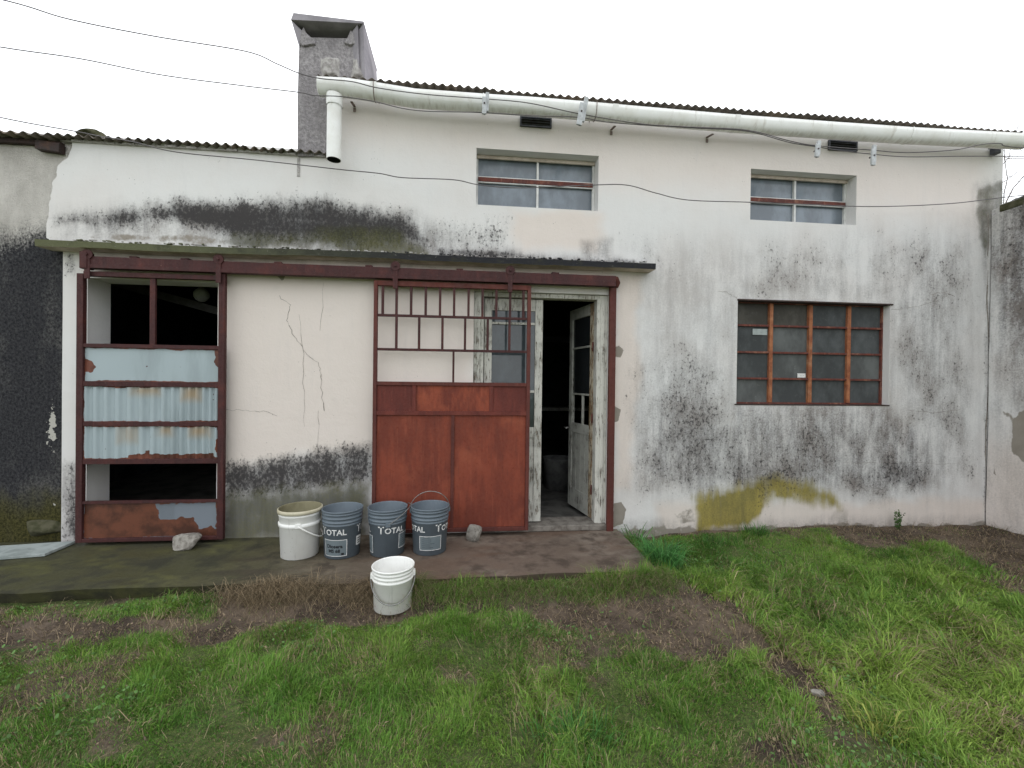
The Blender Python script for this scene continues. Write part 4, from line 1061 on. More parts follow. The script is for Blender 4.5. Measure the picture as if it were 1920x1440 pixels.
# ================================================================== neighbour's shed on the left
NS = empty('neighbour_shed', (-6.0, 0, 0), 'dark bare render shed wall left of the white workshop under an uneven corrugated roof', 'shed')
NY = 0.014
def dark_masks(x, z):
    e = fbm(x, z, 2.2, None, 4, 3.0)*0.30+fbm(x, z, 9, 3, 4, 6.0)*0.16
    pale = sstep(-0.55, 0.28, sdist(x, z, wpoly([(-900, 150), (140, 235), (112, 330), (104, 385), (85, 400), (50, 405), (-60, 440), (-900, 480)]))+e)
    moss = 0.66*sstep(0.75, 0.10, z+e*1.1)
    fl = 0.62*sstep(-0.01, 0.03, sdist(x, z, wpoly([(84, 762), (105, 752), (108, 800), (102, 850), (84, 812)])))
    fl = np.maximum(fl, 0.50*sstep(-0.05, 0.05, sdist(x, z, wpoly([(70, 740), (112, 740), (112, 960), (78, 960)]))))
    return dict(pale=pale, moss=moss, fleck=fl)
nx_ = np.concatenate([np.linspace(-9, -4.7, 40)[:-1], np.arange(-4.7, XL+0.19, 0.016)]); nz_ = np.concatenate([np.arange(-0.16, 3.42, 0.016), [3.43]])
o = grid_object('wall', nx_, nz_, lambda u, w: np.stack([u, NY+0.006+fbm(u, w, 3, None, 3, 1)*0.012, w], 1), M['dark_wall'], NS, dark_masks)
for p in o.data.polygons: p.use_smooth = True
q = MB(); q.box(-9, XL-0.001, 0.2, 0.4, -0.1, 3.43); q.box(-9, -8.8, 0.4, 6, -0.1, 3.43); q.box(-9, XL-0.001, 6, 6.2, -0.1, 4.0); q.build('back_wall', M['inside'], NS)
n = 900; xs_ = np.linspace(-9.2, XL-0.02, n); zl2 = wz(246, -0.10, 20)
zw = 0.013*np.cos(2*np.pi*xs_/0.09)+0.05*fbm(xs_, xs_*0, 1.0, None, 3, 2.5)
q = MB(); vs_ = []
for (y, z) in ((-0.12, zl2), (6.3, 4.1)):
    for t in (-0.006, 0.0): vs_ += [(xs_[k], y+0.02*float(vnoise(np.array([xs_[k]*1.5]), np.array([0.0]))[0]), z+zw[k]+t) for k in range(n)]
fs = []
for k in range(n-1): fs += [(k, 2*n+k, 2*n+k+1, k+1), (n+k, n+k+1, 3*n+k+1, 3*n+k), (k, k+1, n+k+1, n+k)]
q.add(vs_, fs, 0, True); q.build('roof', M['roof'], NS)
q = MB()
for k in range(70):
    x = -9+k*(XL+9)/70; w_ = (XL+9)/70; d = random.random()
    q.box(x, x+w_, -0.02-0.02*d, 0.1, zl2-0.045-0.02*d, zl2-0.02)
x = wx(88, -0.05, 262); q.obox((x, -0.02, zl2-0.075), (1, 0, -0.1), (0, 1, 0), (0.1, 0, 1), 0.09, 0.03, 0.035)
q.build('eaves_mortar', M['iron_dark'], NS)

# mossy stone weighing down the roof sheets at the joint
def stone(name, loc, sx, sy, sz, mat, label, cat, seed=0, rz_=0.0, blocky=0.0):
    bm = bmesh.new(); bmesh.ops.create_icosphere(bm, subdivisions=4, radius=1.0)
    r_ = random.Random(seed); offs = Vector((r_.uniform(0, 90), r_.uniform(0, 90), r_.uniform(0, 90)))
    cuts = [(Vector((r_.gauss(0, 1), r_.gauss(0, 1), r_.gauss(0, 0.8))).normalized(), r_.uniform(0.55, 0.85)) for _ in range(9)]
    for v in bm.verts:
        p = v.co.copy()
        if blocky: p = Vector([math.copysign(abs(c)**(1-blocky), c) for c in p])
        for nrm, dd in cuts:
            t = p.dot(nrm)
            if t > dd: p -= nrm*(t-dd)*0.9
        p *= 1+0.5*float(fbm(np.array([p.x+offs.x]), np.array([p.y+p.z*0.7+offs.y]), 2.2, None, 4)[0])*0.35
        v.co = Vector((p.x*sx, p.y*sy, p.z*sz))
    zmin = min(v.co.z for v in bm.verts)
    for v in bm.verts: v.co.z -= zmin+sz*0.10
    me = bpy.data.meshes.new(name); bm.to_mesh(me); bm.free(); me.materials.append(mat)
    for p in me.polygons: p.use_smooth = seed % 2 == 1
    o_ = bpy.data.objects.new(name, me); COL.objects.link(o_); o_.location = loc; o_.rotation_euler = (0, 0, rz_)
    return tag(o_, label, cat)
a = wp(168, 252, -0.02); stone('stone', (a[0], 0.0, zl+0.005), 0.12, 0.10, 0.05, M['stone_moss'], 'mossy grey lump lying on the joint of the two low roofs at the left', 'stone', 3)
gxy = gp(369, 1016, 0.0); stone('stone', (gxy[0], -0.215, 0.0), 0.105, 0.075, 0.062, M['stone'], 'pale grey block of stone on the slab before the left rusty gate', 'stone', 4, 0.25, 0.35)
gxy = gp(887, 1006, 0.0); stone('stone', (gxy[0], -0.205, 0.0), 0.085, 0.06, 0.070, M['stone'], 'brownish grey stone leaning at the foot of the red oxide gate', 'stone', 8, -0.3, 0.35)
gxy = gp(70, 1020, 0.0); stone('stone', (gxy[0]-0.02, gxy[1]+0.10, 0.03), 0.19, 0.12, 0.085, M['stone_moss'], 'large dark mossy stone against the dark shed wall behind the flat board', 'stone', 7, 0.1, 0.1)
gxy = gp(1533, 1303, -0.11); stone('stone', (gxy[0], gxy[1], float(ground_h(np.array([gxy[0]]), np.array([gxy[1]]))[0])+0.004), 0.038, 0.025, 0.014, M['stone'], 'small flat stone in the worn trail through the grass at lower right', 'stone', 10)
# flat board on the slab, lying against the gate post
q = MB(); c4 = [gp(-30, 1046, 0.03), gp(84, 1037, 0.03), gp(142, 1013, 0.03), gp(-30, 1024, 0.03)]
v = [(a, b, 0.026) for a, b in c4]+[(a, b, 0.004) for a, b in c4]
q.add(v, [(0, 1, 2, 3), (7, 6, 5, 4), (0, 4, 5, 1), (1, 5, 6, 2), (2, 6, 7, 3), (3, 7, 4, 0)])
tag(q.build('board', M['board'], None, 0.003), 'pale weathered flat board on the slab in the far left corner', 'board')

# ================================================================== boundary wall on the right
BX = 5.425
BWL = empty('boundary_wall', (BX+0.09, -2.0, 0), 'blackened and peeling boundary wall running forward at the right end of the workshop', 'wall')
def side_masks(y, z):
    e = fbm(y, z, 2.0, None, 4, 2.0)*0.35+fbm(y, z, 9, 2.5, 4, 6.0)*0.22
    def soft(pts, f, amt=1.0, nn=1.0): return amt*sstep(-f, f, sdist(y, z, pts)+e*nn)
    mold = np.maximum(soft([(-9, 2.2), (-0.13, 2.4), (-0.03, 3.4), (-9, 3.4)], 0.35, 0.85), soft([(-9, 1.0), (-0.12, 1.3), (-0.03, 2.6), (-9, 2.6)], 0.35, 0.5))
    grime = np.maximum(soft([(-9, 1.7), (-0.05, 1.9), (0.1, 3.4), (-9, 3.4)], 0.3, 1.25), soft([(-9, 0.9), (-0.05, 1.1), (0.1, 2.4), (-9, 2.4)], 0.4, 1.05))
    grime = np.maximum(grime, soft([(-9, -0.2), (0.1, -0.2), (0.1, 1.5), (-9, 1.5)], 0.2, 0.55))
    bare = np.maximum(soft([(-0.42, 0.62), (-0.14, 0.70), (-0.14, 1.15), (-0.36, 1.2)], 0.06, 0.55), soft([(-0.11, 0.46), (-0.05, 0.5), (-0.05, 0.85), (-0.10, 0.9)], 0.02, 0.55, 0.3))
    warm = soft([(-9, -0.2), (0.1, -0.2), (0.1, 0.9), (-9, 0.9)], 0.3, 0.7)
    moss = soft([(-0.3, 3.1), (0.0, 3.05), (0.0, 3.4), (-0.3, 3.4)], 0.05, 0.35)
    return dict(mold=mold, grime=grime, bare=bare, warm=warm, moss=moss, lichen=0*mold)
ys = np.concatenate([np.linspace(-9, -1.5, 60)[:-1], np.arange(-1.5, 0.002, 0.016)]); zs2 = np.arange(-0.16, 3.27, 0.016)
o = grid_object('wall_face', ys, zs2, lambda u, w: np.stack([BX+fbm(u, w, 3, None, 3, 1)*0.02-0.004+0*u, u, w+np.where(w > 3.2, fbm(u, w*0, 7, None, 3, 4)*0.09, 0)], 1), M['plaster'], BWL, side_masks)
for p in o.data.polygons: p.use_smooth = True
o.data.flip_normals()
q = MB(); q.box(BX+0.02, BX+0.19, -9, -0.004, -0.1, 3.21); q.build('wall_core', M['plaster'], BWL)
q = MB()
for k in range(46):
    y = -9+k*0.196; q.obox((BX+0.095, y, 3.235+random.uniform(-0.012, 0.02)), (1, random.uniform(-.15, .15), random.uniform(-.1, .1)), (random.uniform(-.1, .1), 1, random.uniform(-.1, .1)), (0, 0, 1), 0.10+random.uniform(-.01, .02), 0.095, 0.035)
q.build('coping_stones', M['stone_moss'], BWL, 0.008)

# bare shrub showing beyond the boundary wall
BT = empty('bare_tree', (9.5, 2.9, -0.1), 'leafless twiggy tree beyond the boundary wall at the right edge', 'tree')
tw = MB(); tk = MB()
def branch(p, d, l, r, depth):
    pts = [p]; q_ = p
    for k in range(4):
        d = (d+Vector((random.gauss(0, .14), random.gauss(0, .14), random.gauss(0.02, .10)))).normalized(); q_ = q_+d*l/4; pts.append(q_)
    (tk if depth > 3 else tw).tube(pts, [r*(1-0.45*k/4) for k in range(5)], 5 if depth > 2 else 3, cap=False)
    if depth == 0: return
    for k in range(3 if depth > 1 else 4):
        s_ = pts[random.choice((2, 3, 4, 4))]
        nd = (d+Vector((random.gauss(0, .6), random.gauss(0, .6), random.gauss(0.05, .45)))).normalized()
        branch(s_, nd, l*random.uniform(.55, .8), r*0.55, depth-1)
random.seed(5)
for k in range(4): branch(Vector((9.5, 2.9, -0.1)), Vector((random.gauss(-.06, .14), random.gauss(0, .12), 1)).normalized(), 2.5, 0.05, 5)
random.seed(21)
tk.build('trunk', M['bark'], BT); tw.build('twigs', M['bark'], BT)

# ================================================================== cables and insulators
def smooth_path(P, sub=8):
    out = []
    for i in range(len(P)-1):
        p0 = P[max(i-1, 0)]; p1 = P[i]; p2 = P[i+1]; p3 = P[min(i+2, len(P)-1)]
        for t in np.linspace(0, 1, sub, endpoint=False):
            out.append(0.5*((2*p1)+(p2-p0)*t+(2*p0-5*p1+4*p2-p3)*t*t+(3*p1-p0-3*p2+p3)*t**3))
    out.append(P[-1]); return out
def cable(pts, y0_, label, r=0.0042):
    P = [Vector(wpt(a, b, y0_+dy)) for a, b, dy in pts]
    q = MB(); q.tube(smooth_path(P), r, 6)
    return tag(q.build('cable', M['cable']), label, 'cable', 'cables strung along the front')
CB = -0.30
cable([(-260, -60, -0.5), (15, 2, -0.35), (130, 36, -0.25), (290, 68, -0.15), (460, 96, -0.07), (520, 120, -0.04), (560, 137, 0), (600, 147, 0), (660, 153, 0), (710, 165, 0), (800, 177, 0), (905, 185, 0), (990, 193, 0), (1085, 213, 0), (1200, 232, 0), (1290, 238, 0), (1400, 244, 0), (1480, 264, 0), (1530, 273, 0), (1630, 281, 0), (1700, 286, 0), (1790, 281, 0), (1840, 271, 0), (1875, 269, 0), (1905, 276, 0), (2100, 285, 0)], CB,
      'highest black cable, running along the white gutter and rising to the top left')
cable([(-260, 42, -0.5), (0, 88, -0.3), (150, 110, -0.2), (300, 140, -0.12), (450, 160, -0.06), (560, 173, 0), (590, 179, 0), (640, 181, 0), (700, 190, 0), (780, 207, 0), (905, 211, 0), (1000, 217, 0), (1085, 220, 0), (1150, 230, 0), (1300, 240, 0), (1400, 246, 0), (1480, 267, 0), (1530, 275, 0), (1580, 283, 0), (1635, 289, 0), (1700, 294, 0), (1800, 293, 0), (1920, 293, 0), (2100, 294, 0)], CB+0.012,
      'black cable crossing the chimney lower down and hugging the underside of the gutter', 0.0040)
cable([(-260, 160, -0.35), (0, 220, -0.15), (140, 246, 0.05), (190, 256, 0.1), (250, 266, 0.1), (330, 285, 0.1), (480, 300, 0.1), (640, 318, 0.1), (710, 325, 0.1), (755, 333, 0.1), (850, 337, 0.1), (895, 346, 0.1), (960, 352, 0.1), (1040, 350, 0.1), (1110, 347, 0.1), (1175, 347, 0.1), (1230, 362, 0.1), (1290, 375, 0.1), (1400, 379, 0.1), (1480, 382, 0.1), (1610, 387, 0.1), (1700, 386, 0.1), (1790, 381, 0.1), (1850, 374, 0.1), (1920, 366, 0.05), (2100, 350, 0)], CB,
      'thin black cable sagging across the wall and over both upper windows', 0.0040)
def insulator(px0, py0, px1, py1, tilt, label):
    x0_, z1_ = wp(px0, py0, CB); x1_, z0_ = wp(px1, py1, CB)
    cx, cz = (x0_+x1_)/2, (z0_+z1_)/2; hz = (z1_-z0_)/2; hw = (x1_-x0_)/2
    E_ = empty('cable_insulator', (cx, CB, cz), label, 'insulator', 'cable insulators')
    up = Vector((math.sin(tilt), 0, math.cos(tilt))); rt = Vector((math.cos(tilt), 0, -math.sin(tilt)))
    c = Vector((cx, CB-0.008, cz)); q = MB()
    q.obox(c+rt*hw*0.35+up*hz*0.18, rt, (0, 1, 0), up, hw*0.42, 0.012, hz*0.80); q.build('back_plate', M['insul'], E_, 0.003)
    q = MB(); q.obox(c-rt*hw*0.32-up*hz*0.25+Vector((0, -0.02, 0)), rt, (0, 1, 0), up, hw*0.55, 0.009, hz*0.72); q.build('clamp_plate', M['insul'], E_, 0.003)
    q = MB(); q.tube([c-rt*hw*0.3-up*hz*0.1+Vector((0, -0.036, 0)), c-rt*hw*0.3-up*hz*0.1+Vector((0, 0.02, 0))], 0.007, 8)
    q.tube([c-rt*hw*0.2-up*hz*0.95+Vector((0, -0.012, 0)), c-rt*hw*0.2-up*hz*0.7+Vector((0, -0.012, 0))], 0.009, 8); q.build('bolt', M['iron_dark'], E_)
insulator(903, 174, 918, 219, 0.02, 'whitish insulator on the cables above the left upper window, leftmost of the four')
insulator(1083, 181, 1100, 241, 0.16, 'tallest leaning grey insulator standing up past the gutter right of the left vent')
insulator(1524, 264, 1537, 299, 0.08, 'small grey insulator on the cables just left of the right vent')
insulator(1628, 272, 1641, 314, 0.02, 'grey insulator on the cables just right of the right vent')

# ================================================================== inside things glimpsed through the openings
E_ = empty('hanging_lamp', (wp(378, 553, 0.9)[0], 0.9, wp(378, 553, 0.9)[1]-0.07), 'round pale globe lamp hanging in the dark room behind the left gate', 'lamp')
q = MB(); c = (wp(378, 553, 0.9)[0], 0.9, wp(378, 553, 0.9)[1])
q.lathe([(0.001, -0.075), (0.03, -0.069), (0.055, -0.051), (0.071, -0.024), (0.075, 0), (0.071, 0.024), (0.055, 0.051), (0.03, 0.069), (0.012, 0.078)], c, 24); q.build('globe', M['bulb'], E_)
q = MB(); q.lathe([(0.001, 0.14), (0.022, 0.14), (0.03, 0.076), (0.012, 0.074)], c, 16); q.tube([(c[0], c[1], c[2]+0.14), (c[0], c[1], 3.2)], 0.005, 6); q.build('cord', M['iron_dark'], E_)
bx_, by_ = gp(1037, 905, 0.02)
q = MB(); q.lathe([(0.001, 0.0), (0.16, 0.0), (0.19, 0.38), (0.20, 0.40), (0.185, 0.40), (0.155, 0.02), (0.001, 0.02)], (bx_, 1.55, 0.02), 32)
tag(q.build('bin', M['bin']), 'pale plastic bin standing in the dark room inside the open door', 'bin')
E_ = empty('tool_rack', (1.52, 1.3, 0.02), 'dark metal frame rack behind the open door leaf', 'rack')
for (xa, xb, za_, zb_2) in ((1.38, 1.40, 0.02, 0.86), (1.70, 1.72, 0.02, 0.86)):
    q = MB(); q.box(xa, xb, 1.29, 1.31, za_, zb_2); q.build('rack_post', M['wire'], E_)
for z in (0.22, 0.80):
    q = MB(); q.box(1.40, 1.70, 1.292, 1.308, z, z+0.02); q.build('rack_rail', M['wire'], E_)
E_ = empty('workbench', (0.9, 4.4, 0.02), 'dark workbench deep in the room behind the open door', 'workbench')
q = MB(); q.box(0.0, 2.6, 4.0, 4.8, 0.86, 0.92); q.build('bench_top', M['wood_grey'], E_)
for (x, y) in ((0.05, 4.05), (2.5, 4.05), (0.05, 4.7), (2.5, 4.7)):
    q = MB(); q.box(x, x+0.07, y, y+0.07, 0.02, 0.86); q.build('leg', M['wood_grey'], E_)

# ================================================================== buckets
def text_mesh(body, size, mat_offset=0.0):
    cu = bpy.data.curves.new('lettering', 'FONT'); cu.body = body; cu.size = size; cu.align_x = 'LEFT'; cu.resolution_u = 3; cu.offset = mat_offset
    to = bpy.data.objects.new('lettering', cu); COL.objects.link(to)
    dg = bpy.context.evaluated_depsgraph_get(); dg.update()
    me = bpy.data.meshes.new_from_object(to.evaluated_get(dg))
    V = [tuple(v.co) for v in me.vertices]; F = [tuple(p.vertices) for p in me.polygons]
    bpy.data.objects.remove(to); bpy.data.curves.remove(cu); bpy.data.meshes.remove(me)
    return V, F
def rad(z, h, rb, rt): return rb+(rt-rb)*z/h
def wrap(mb_, V, F, c, ang0, z0_, h, rb, rt, out=0.0016, mi=0):
    """lay flat shapes (metres, x right, y up) on the tapered bucket side; ang0 measured from the camera side, + to the right"""
    vs_ = []
    for (u, w, *_) in V:
        z = z0_+w; r_ = rad(z, h, rb, rt)+out; an = -math.pi/2+ang0+u/rad(z0_, h, rb, rt)
        vs_.append((c[0]+r_*math.cos(an), c[1]+r_*math.sin(an), c[2]+z))
    mb_.add(vs_, F, mi)
def rect_strip(u0, u1, w0, w1, n_=14):
    V = []; F = []
    for k in range(n_+1):
        u = u0+(u1-u0)*k/n_; V += [(u, w0, 0), (u, w1, 0)]
    for k in range(n_): F.append((2*k, 2*k+2, 2*k+3, 2*k+1))
    return V, F
def bucket(c, h, rb, rt, mats, label, ribs, bail=None, group=None, facing=0.0, collar=False):
    """facing = angle of the bail ears round the bucket; bail = swing angle (0 hangs down in front, 90 level, 180 upright)"""
    E_ = empty('bucket', c, label, 'bucket', group)
    prof = [(0.001, 0.004), (rb-0.012, 0.004), (rb-0.006, 0.0), (rb, 0.004)]
    zz = sorted(set([0.02]+[r_[0]-0.007 for r_ in ribs]+[r_[0]-0.0065 for r_ in ribs]))
    for z, w_ in sorted(ribs):
        R0 = rad(z-0.007, h, rb, rt); R1 = rad(z+0.007, h, rb, rt)
        prof += [(R0, z-0.007), (R0+w_, z-0.005), (R1+w_, z+0.004), (R1, z+0.007)]
    prof += [(rad(h-0.014, h, rb, rt), h-0.014), (rt+0.006, h-0.012), (rt+0.007, h-0.002), (rt+0.003, h)]
    q = MB(); q.lathe(prof, c, 56); B_ = q.build('shell', mats[0], E_)
    q = MB(); q.lathe([(rt+0.003, h), (rt-0.002, h-0.001), (rt-0.004, h-0.006), (rb-0.004, 0.010), (0.001, 0.009)], c, 56); q.build('inside', mats[1], E_)
    if collar:
        q = MB(); z = h*0.70; R0 = rad(z, h, rb, rt)
        q.lathe([(R0-0.002, z-0.020), (R0+0.006, z-0.018), (R0+0.008, z+0.010), (R0, z+0.013)], c, 56); q.build('collar', mats[0], E_)
        q = MB(); q.lathe([(rt+0.001, h-0.030), (rt+0.010, h-0.028), (rt+0.010, h-0.003), (rt+0.004, h+0.001)], c, 56); q.build('rim', mats[2], E_)
    if bail is not None:
        zp, ang, wr, mt_, bl = bail
        U = Vector((math.cos(facing), math.sin(facing), 0)); Pn = Vector((math.sin(facing), -math.cos(facing), 0))
        D_ = Pn*math.sin(ang)+Vector((0, 0, -math.cos(ang)))
        r_ = rad(zp, h, rb, rt)+0.012; cc = Vector(c)+Vector((0, 0, zp)); pts = []
        for k in range(33):
            t = math.pi*k/32
            pts.append(cc+U*r_*math.cos(t)*1.0+D_*(r_*bl)*math.sin(t))
        q = MB(); q.tube(pts, wr, 8); q.build('handle', mt_, E_)
        for s_ in (-1, 1):
            p = cc+U*s_*(r_-0.008); q = MB()
            q.obox(p, U, Vector((-U.y, U.x, 0)), (0, 0, 1), 0.010, 0.020, 0.017); q.build('handle_ear', mats[0], E_, 0.003)
    return E_
BG = 'gallon buckets outside the workshop'
WP_, GP_ = M['white_plastic'], M['grey_plastic']
cz = 0.001
b1 = bucket((-1.315, -0.405, cz), 0.378, 0.139, 0.155, (WP_, M['grime_plastic'], M['cream_plastic']), 'white bucket with grimy cream rim, leftmost in the row', [(0.352, 0.004), (0.334, 0.003)], (0.268, R(52), 0.0065, WP_, 1.32), None, R(104), True)
gr = [(0.345, 0.006), (0.315, 0.006), (0.285, 0.007), (0.262, 0.004)]
B2C, B3C, B4C = (-0.985, -0.415, cz), (-0.632, -0.405, cz), (-0.292, -0.395, cz)
HB, RB_, RT_ = 0.372, 0.134, 0.151
b2 = bucket(B2C, HB, RB_, RT_, (GP_, GP_), 'grey bucket with black writing in its white framed label, next to the white one', gr, None, 'grey buckets with white lettering')
b3 = bucket(B3C, HB, RB_, RT_, (GP_, GP_), 'grey bucket with wire handle sticking out to the right, between two other grey buckets', gr, (0.262, R(122), 0.0034, M['wire'], 1.35), 'grey buckets with white lettering', R(101))
b4 = bucket(B4C, HB, RB_, RT_, (GP_, GP_), 'grey bucket with raised wire handle, rightmost in the row before the red gate', gr, (0.335, R(168), 0.0034, M['wire'], 1.0), 'grey buckets with white lettering', R(4))
gxy = gp(735, 1162, -0.115)
FGZ = float(ground_h(np.array([gxy[0]]), np.array([gxy[1]+0.13]))[0])-0.004
b5 = bucket((gxy[0]*1.03-0.002, gxy[1]+0.125, FGZ), 0.277, 0.121, 0.131, (WP_, WP_, WP_), 'clean white bucket standing alone on the soil below the slab', [(0.247, 0.0035), (0.223, 0.0035), (0.198, 0.0045)], (0.214, R(47), 0.0042, M['wire'], 1.42), None, R(8))
V0, F0 = text_mesh('T', 0.096, 0.0016); V1, F1 = text_mesh('OTAL', 0.074, 0.0016)
w0 = max(v[0] for v in V0)+0.004
tot = w0+max(v[0] for v in V1)
sc = 0.215/tot
TV = [(v[0]*sc, v[1]*sc) for v in V0]+[((v[0]+w0)*sc, v[1]*sc*0.98) for v in V1]
TF = list(F0)+[tuple(i+len(V0) for i in f) for f in F1]
def deco(E_, c, a0, label_at, style):
    """three TOTAL words round the side starting at angle a0 (radians), framed labels at given start angles"""
    q = MB()
    for k in range(3): wrap(q, TV, TF, c, a0+k*2*math.pi/3, 0.192, HB, RB_, RT_)
    q.build('lettering', M['print_white'], E_)
    for (st, wdt, z0_, hgt, txt) in label_at:
        q = MB(); V, F = rect_strip(0, wdt, 0, hgt); wrap(q, V, F, c, st, z0_, HB, RB_, RT_, 0.0012)
        Lb = q.build('paper_label' if txt == 'pale' else 'printed_label', M['print_white'] if txt == 'pale' else M['label_grey'], E_)
        q = MB()
        if txt != 'pale':
            t_ = 0.0045
            for (u0, u1, w0_, w1_) in ((0, wdt, 0, t_), (0, wdt, hgt-t_, hgt), (0, t_, t_, hgt-t_), (wdt-t_, wdt, t_, hgt-t_)):
                V, F = rect_strip(u0, u1, w0_, w1_); wrap(q, V, F, c, st, z0_, HB, RB_, RT_, 0.0022)
            q.build('label_border', M['print_white'], Lb)
        q = MB()
        if txt == 'name':
            r1_ = rad(z0_, HB, RB_, RT_)
            for body, u, w_, s_ in (('Diosera', 0.026, 0.066, 0.038), ('MS 68', 0.040, 0.030, 0.036)):
                V, F = text_mesh(body, s_, 0.0012); wrap(q, [(a_[0]+u, a_[1]+w_) for a_ in V], F, c, st, z0_, HB, RB_, RT_, 0.0024)
            V, F = rect_strip(0.138, 0.158, 0.010, 0.026, 3); wrap(q, V, F, c, st, z0_, HB, RB_, RT_, 0.0024)
        elif txt == 'pale':
            for k in range(3):
                V, F = rect_strip(0.012, 0.05, 0.014+0.018*k, 0.022+0.018*k, 4); wrap(q, V, F, c, st, z0_, HB, RB_, RT_, 0.0024)
        else:
            for k in range(6):
                V, F = rect_strip(0.022, 0.022+random.uniform(0.06, 0.105), 0.022+0.016*k, 0.0245+0.016*k, 8); wrap(q, V, F, c, st, z0_, HB, RB_, RT_, 0.0024)
        q.build('print', M['print_black'], Lb)
TAN = lambda px_x, c: math.atan2(c[0]-CAM[0], c[1]-CAM[1])*0
vb2 = math.atan2(B2C[0], B2C[1]+4.05); vb3 = math.atan2(B3C[0], B3C[1]+4.05); vb4 = math.atan2(B4C[0], B4C[1]+4.05)
# angles are turned so that zero faces the camera
deco(b2, B2C, R(-74)-vb2, [(R(-62)-vb2, 0.180, 0.026, 0.130, 'name'), (R(46)-vb2, 0.065, 0.085, 0.075, 'pale')], 0)
deco(b3, B3C, R(-30)-vb3, [(R(37)-vb3, 0.165, 0.060, 0.120, 'lines'), (R(-122)-vb3, 0.165, 0.030, 0.140, 'lines')], 0)
deco(b4, B4C, R(18)-vb4, [(R(-35)-vb4, 0.175, 0.045, 0.115, 'lines')], 0)

# ================================================================== grass, weeds
def blades(P, hgt, wid, lean, az, col, name, mat, curl=0.5):
    """P (n,3) roots; each blade is two tapered segments bending towards az"""
    n_ = len(P)
    d = np.stack([np.cos(az), np.sin(az), np.zeros(n_)], 1)
    fa = rng.uniform(0, 2*np.pi, n_); s_ = np.stack([np.cos(fa), np.sin(fa), np.zeros(n_)], 1)*(wid/2)[:, None]
    up = np.array([0, 0, 1.0])
    mid = P+d*(hgt*lean*0.35)[:, None]+up*(hgt*0.58)[:, None]
    tip = P+d*(hgt*lean*1.0)[:, None]+up*(hgt*(1-curl*lean))[:, None]
    V = np.stack([P-s_, P+s_, mid-s_*0.75, mid+s_*0.75, tip], 1).reshape(-1, 3)
    b = np.arange(n_)*5
    quad = np.stack([b, b+1, b+3, b+2], 1); tri = np.stack([b+2, b+3, b+4], 1)
    fl = np.concatenate([quad.ravel(), tri.ravel()]).astype(np.int32)
    ls = np.concatenate([np.arange(n_)*4, 4*n_+np.arange(n_)*3]).astype(np.int32); lt = np.concatenate([np.full(n_, 4), np.full(n_, 3)]).astype(np.int32)
    me = bpy.data.meshes.new(name)
    me.vertices.add(len(V)); me.vertices.foreach_set('co', V.astype(np.float32).ravel())
    me.loops.add(len(fl)); me.loops.foreach_set('vertex_index', fl)
    me.polygons.add(len(ls)); me.polygons.foreach_set('loop_start', ls); me.polygons.foreach_set('loop_total', lt)
    tone = np.array([0.75, 0.75, 1.0, 1.0, 1.15])
    C4 = np.ones((n_, 5, 4)); C4[:, :, :3] = col[:, None, :]*np.ones((1, 5, 1))
    at = me.attributes.new('col', 'FLOAT_COLOR', 'POINT'); at.data.foreach_set('color', C4.astype(np.float32).ravel())
    me.materials.append(mat); me.update(calc_edges=True)
    o_ = bpy.data.objects.new(name, me); COL.objects.link(o_)
    return o_
def visible(x, y, mx=0.5):
    dx = x-CAM[0]; dy = y-CAM[1]
    zc = dx*CF[0]+dy*CF[1]; xc = dx*CR[0]+dy*CR[1]
    return (zc > 1.0) & (np.abs(xc) < zc*1.18+mx)
NB = 720000
x = rng.uniform(-4.6, 5.9, NB*2); y = rng.uniform(-3.0, -0.02, NB*2)
on_slab = (x < SLAB_X1+0.02) & (y > -0.95)
k = visible(x, y, 1.4) & ~on_slab & (x < BX-0.03)
dens = green(x, y)
clump = 0.15+1.6*np.clip(1.8*fbm(x, y, 6, None, 4, 5.5)+0.5, 0, 1)
k &= rng.random(len(x)) < dens*clump*0.9
x = x[k]; y = y[k]; dn = dens[k]
z = ground_h(x, y)-0.004
lush = sstep(0.8, 2.6, x+fbm(x, y, 1.5, None, 3, 2.2)*1.6)*sstep(-0.5, -1.3, y)
lush = np.clip(lush+0.45*sstep(0.12, 0.28, fbm(x, y, 2.2, None, 3, 12.0)), 0, 1)
h_ = rng.gamma(5, 0.2, len(x))*(0.022+0.036*lush)*(0.55+0.6*dn)*(0.35+1.7*np.clip(1.6*fbm(x, y, 5, None, 3, 3.3)+0.40, 0, 1.1))
edr = sstep(-1.22, -1.05, y)*sstep(-0.45, -0.2, x)*sstep(1.75, 1.4, x)
h_ *= 1+1.5*edr*np.clip(1.6*fbm(x, y*0.5, 5, None, 3, 71.0)+0.5, 0, 1)
w_ = rng.uniform(0.0018, 0.0040, len(x))*(1+0.8*lush)
dark = np.array([0.075, 0.185, 0.032]); mid_ = np.array([0.155, 0.315, 0.050]); yel = np.array([0.285, 0.410, 0.078]); dry = np.array([0.42, 0.335, 0.20])
t1 = np.clip(fbm(x, y, 2.6, None, 4, 0.7)*2.0+0.5+rng.normal(0, 0.30, len(x)), 0, 1)[:, None]
col = dark*(1-t1)+mid_*t1
t2 = np.clip(fbm(x, y, 1.1, None, 3, 6.7)*1.8+0.16+0.34*lush+rng.normal(0, 0.30, len(x)), 0, 1)[:, None]
col = col*(1-t2)+yel*t2
isdry = rng.random(len(x)) < (0.07+0.28*sstep(0.95, 0.45, dn)+0.25*sstep(0.02, 0.2, fbm(x, y, 3.5, None, 3, 15.0)))
col[isdry] = dry*rng.uniform(0.5, 1.1, (int(isdry.sum()), 1))
col *= rng.uniform(0.75, 1.25, (len(x), 1))
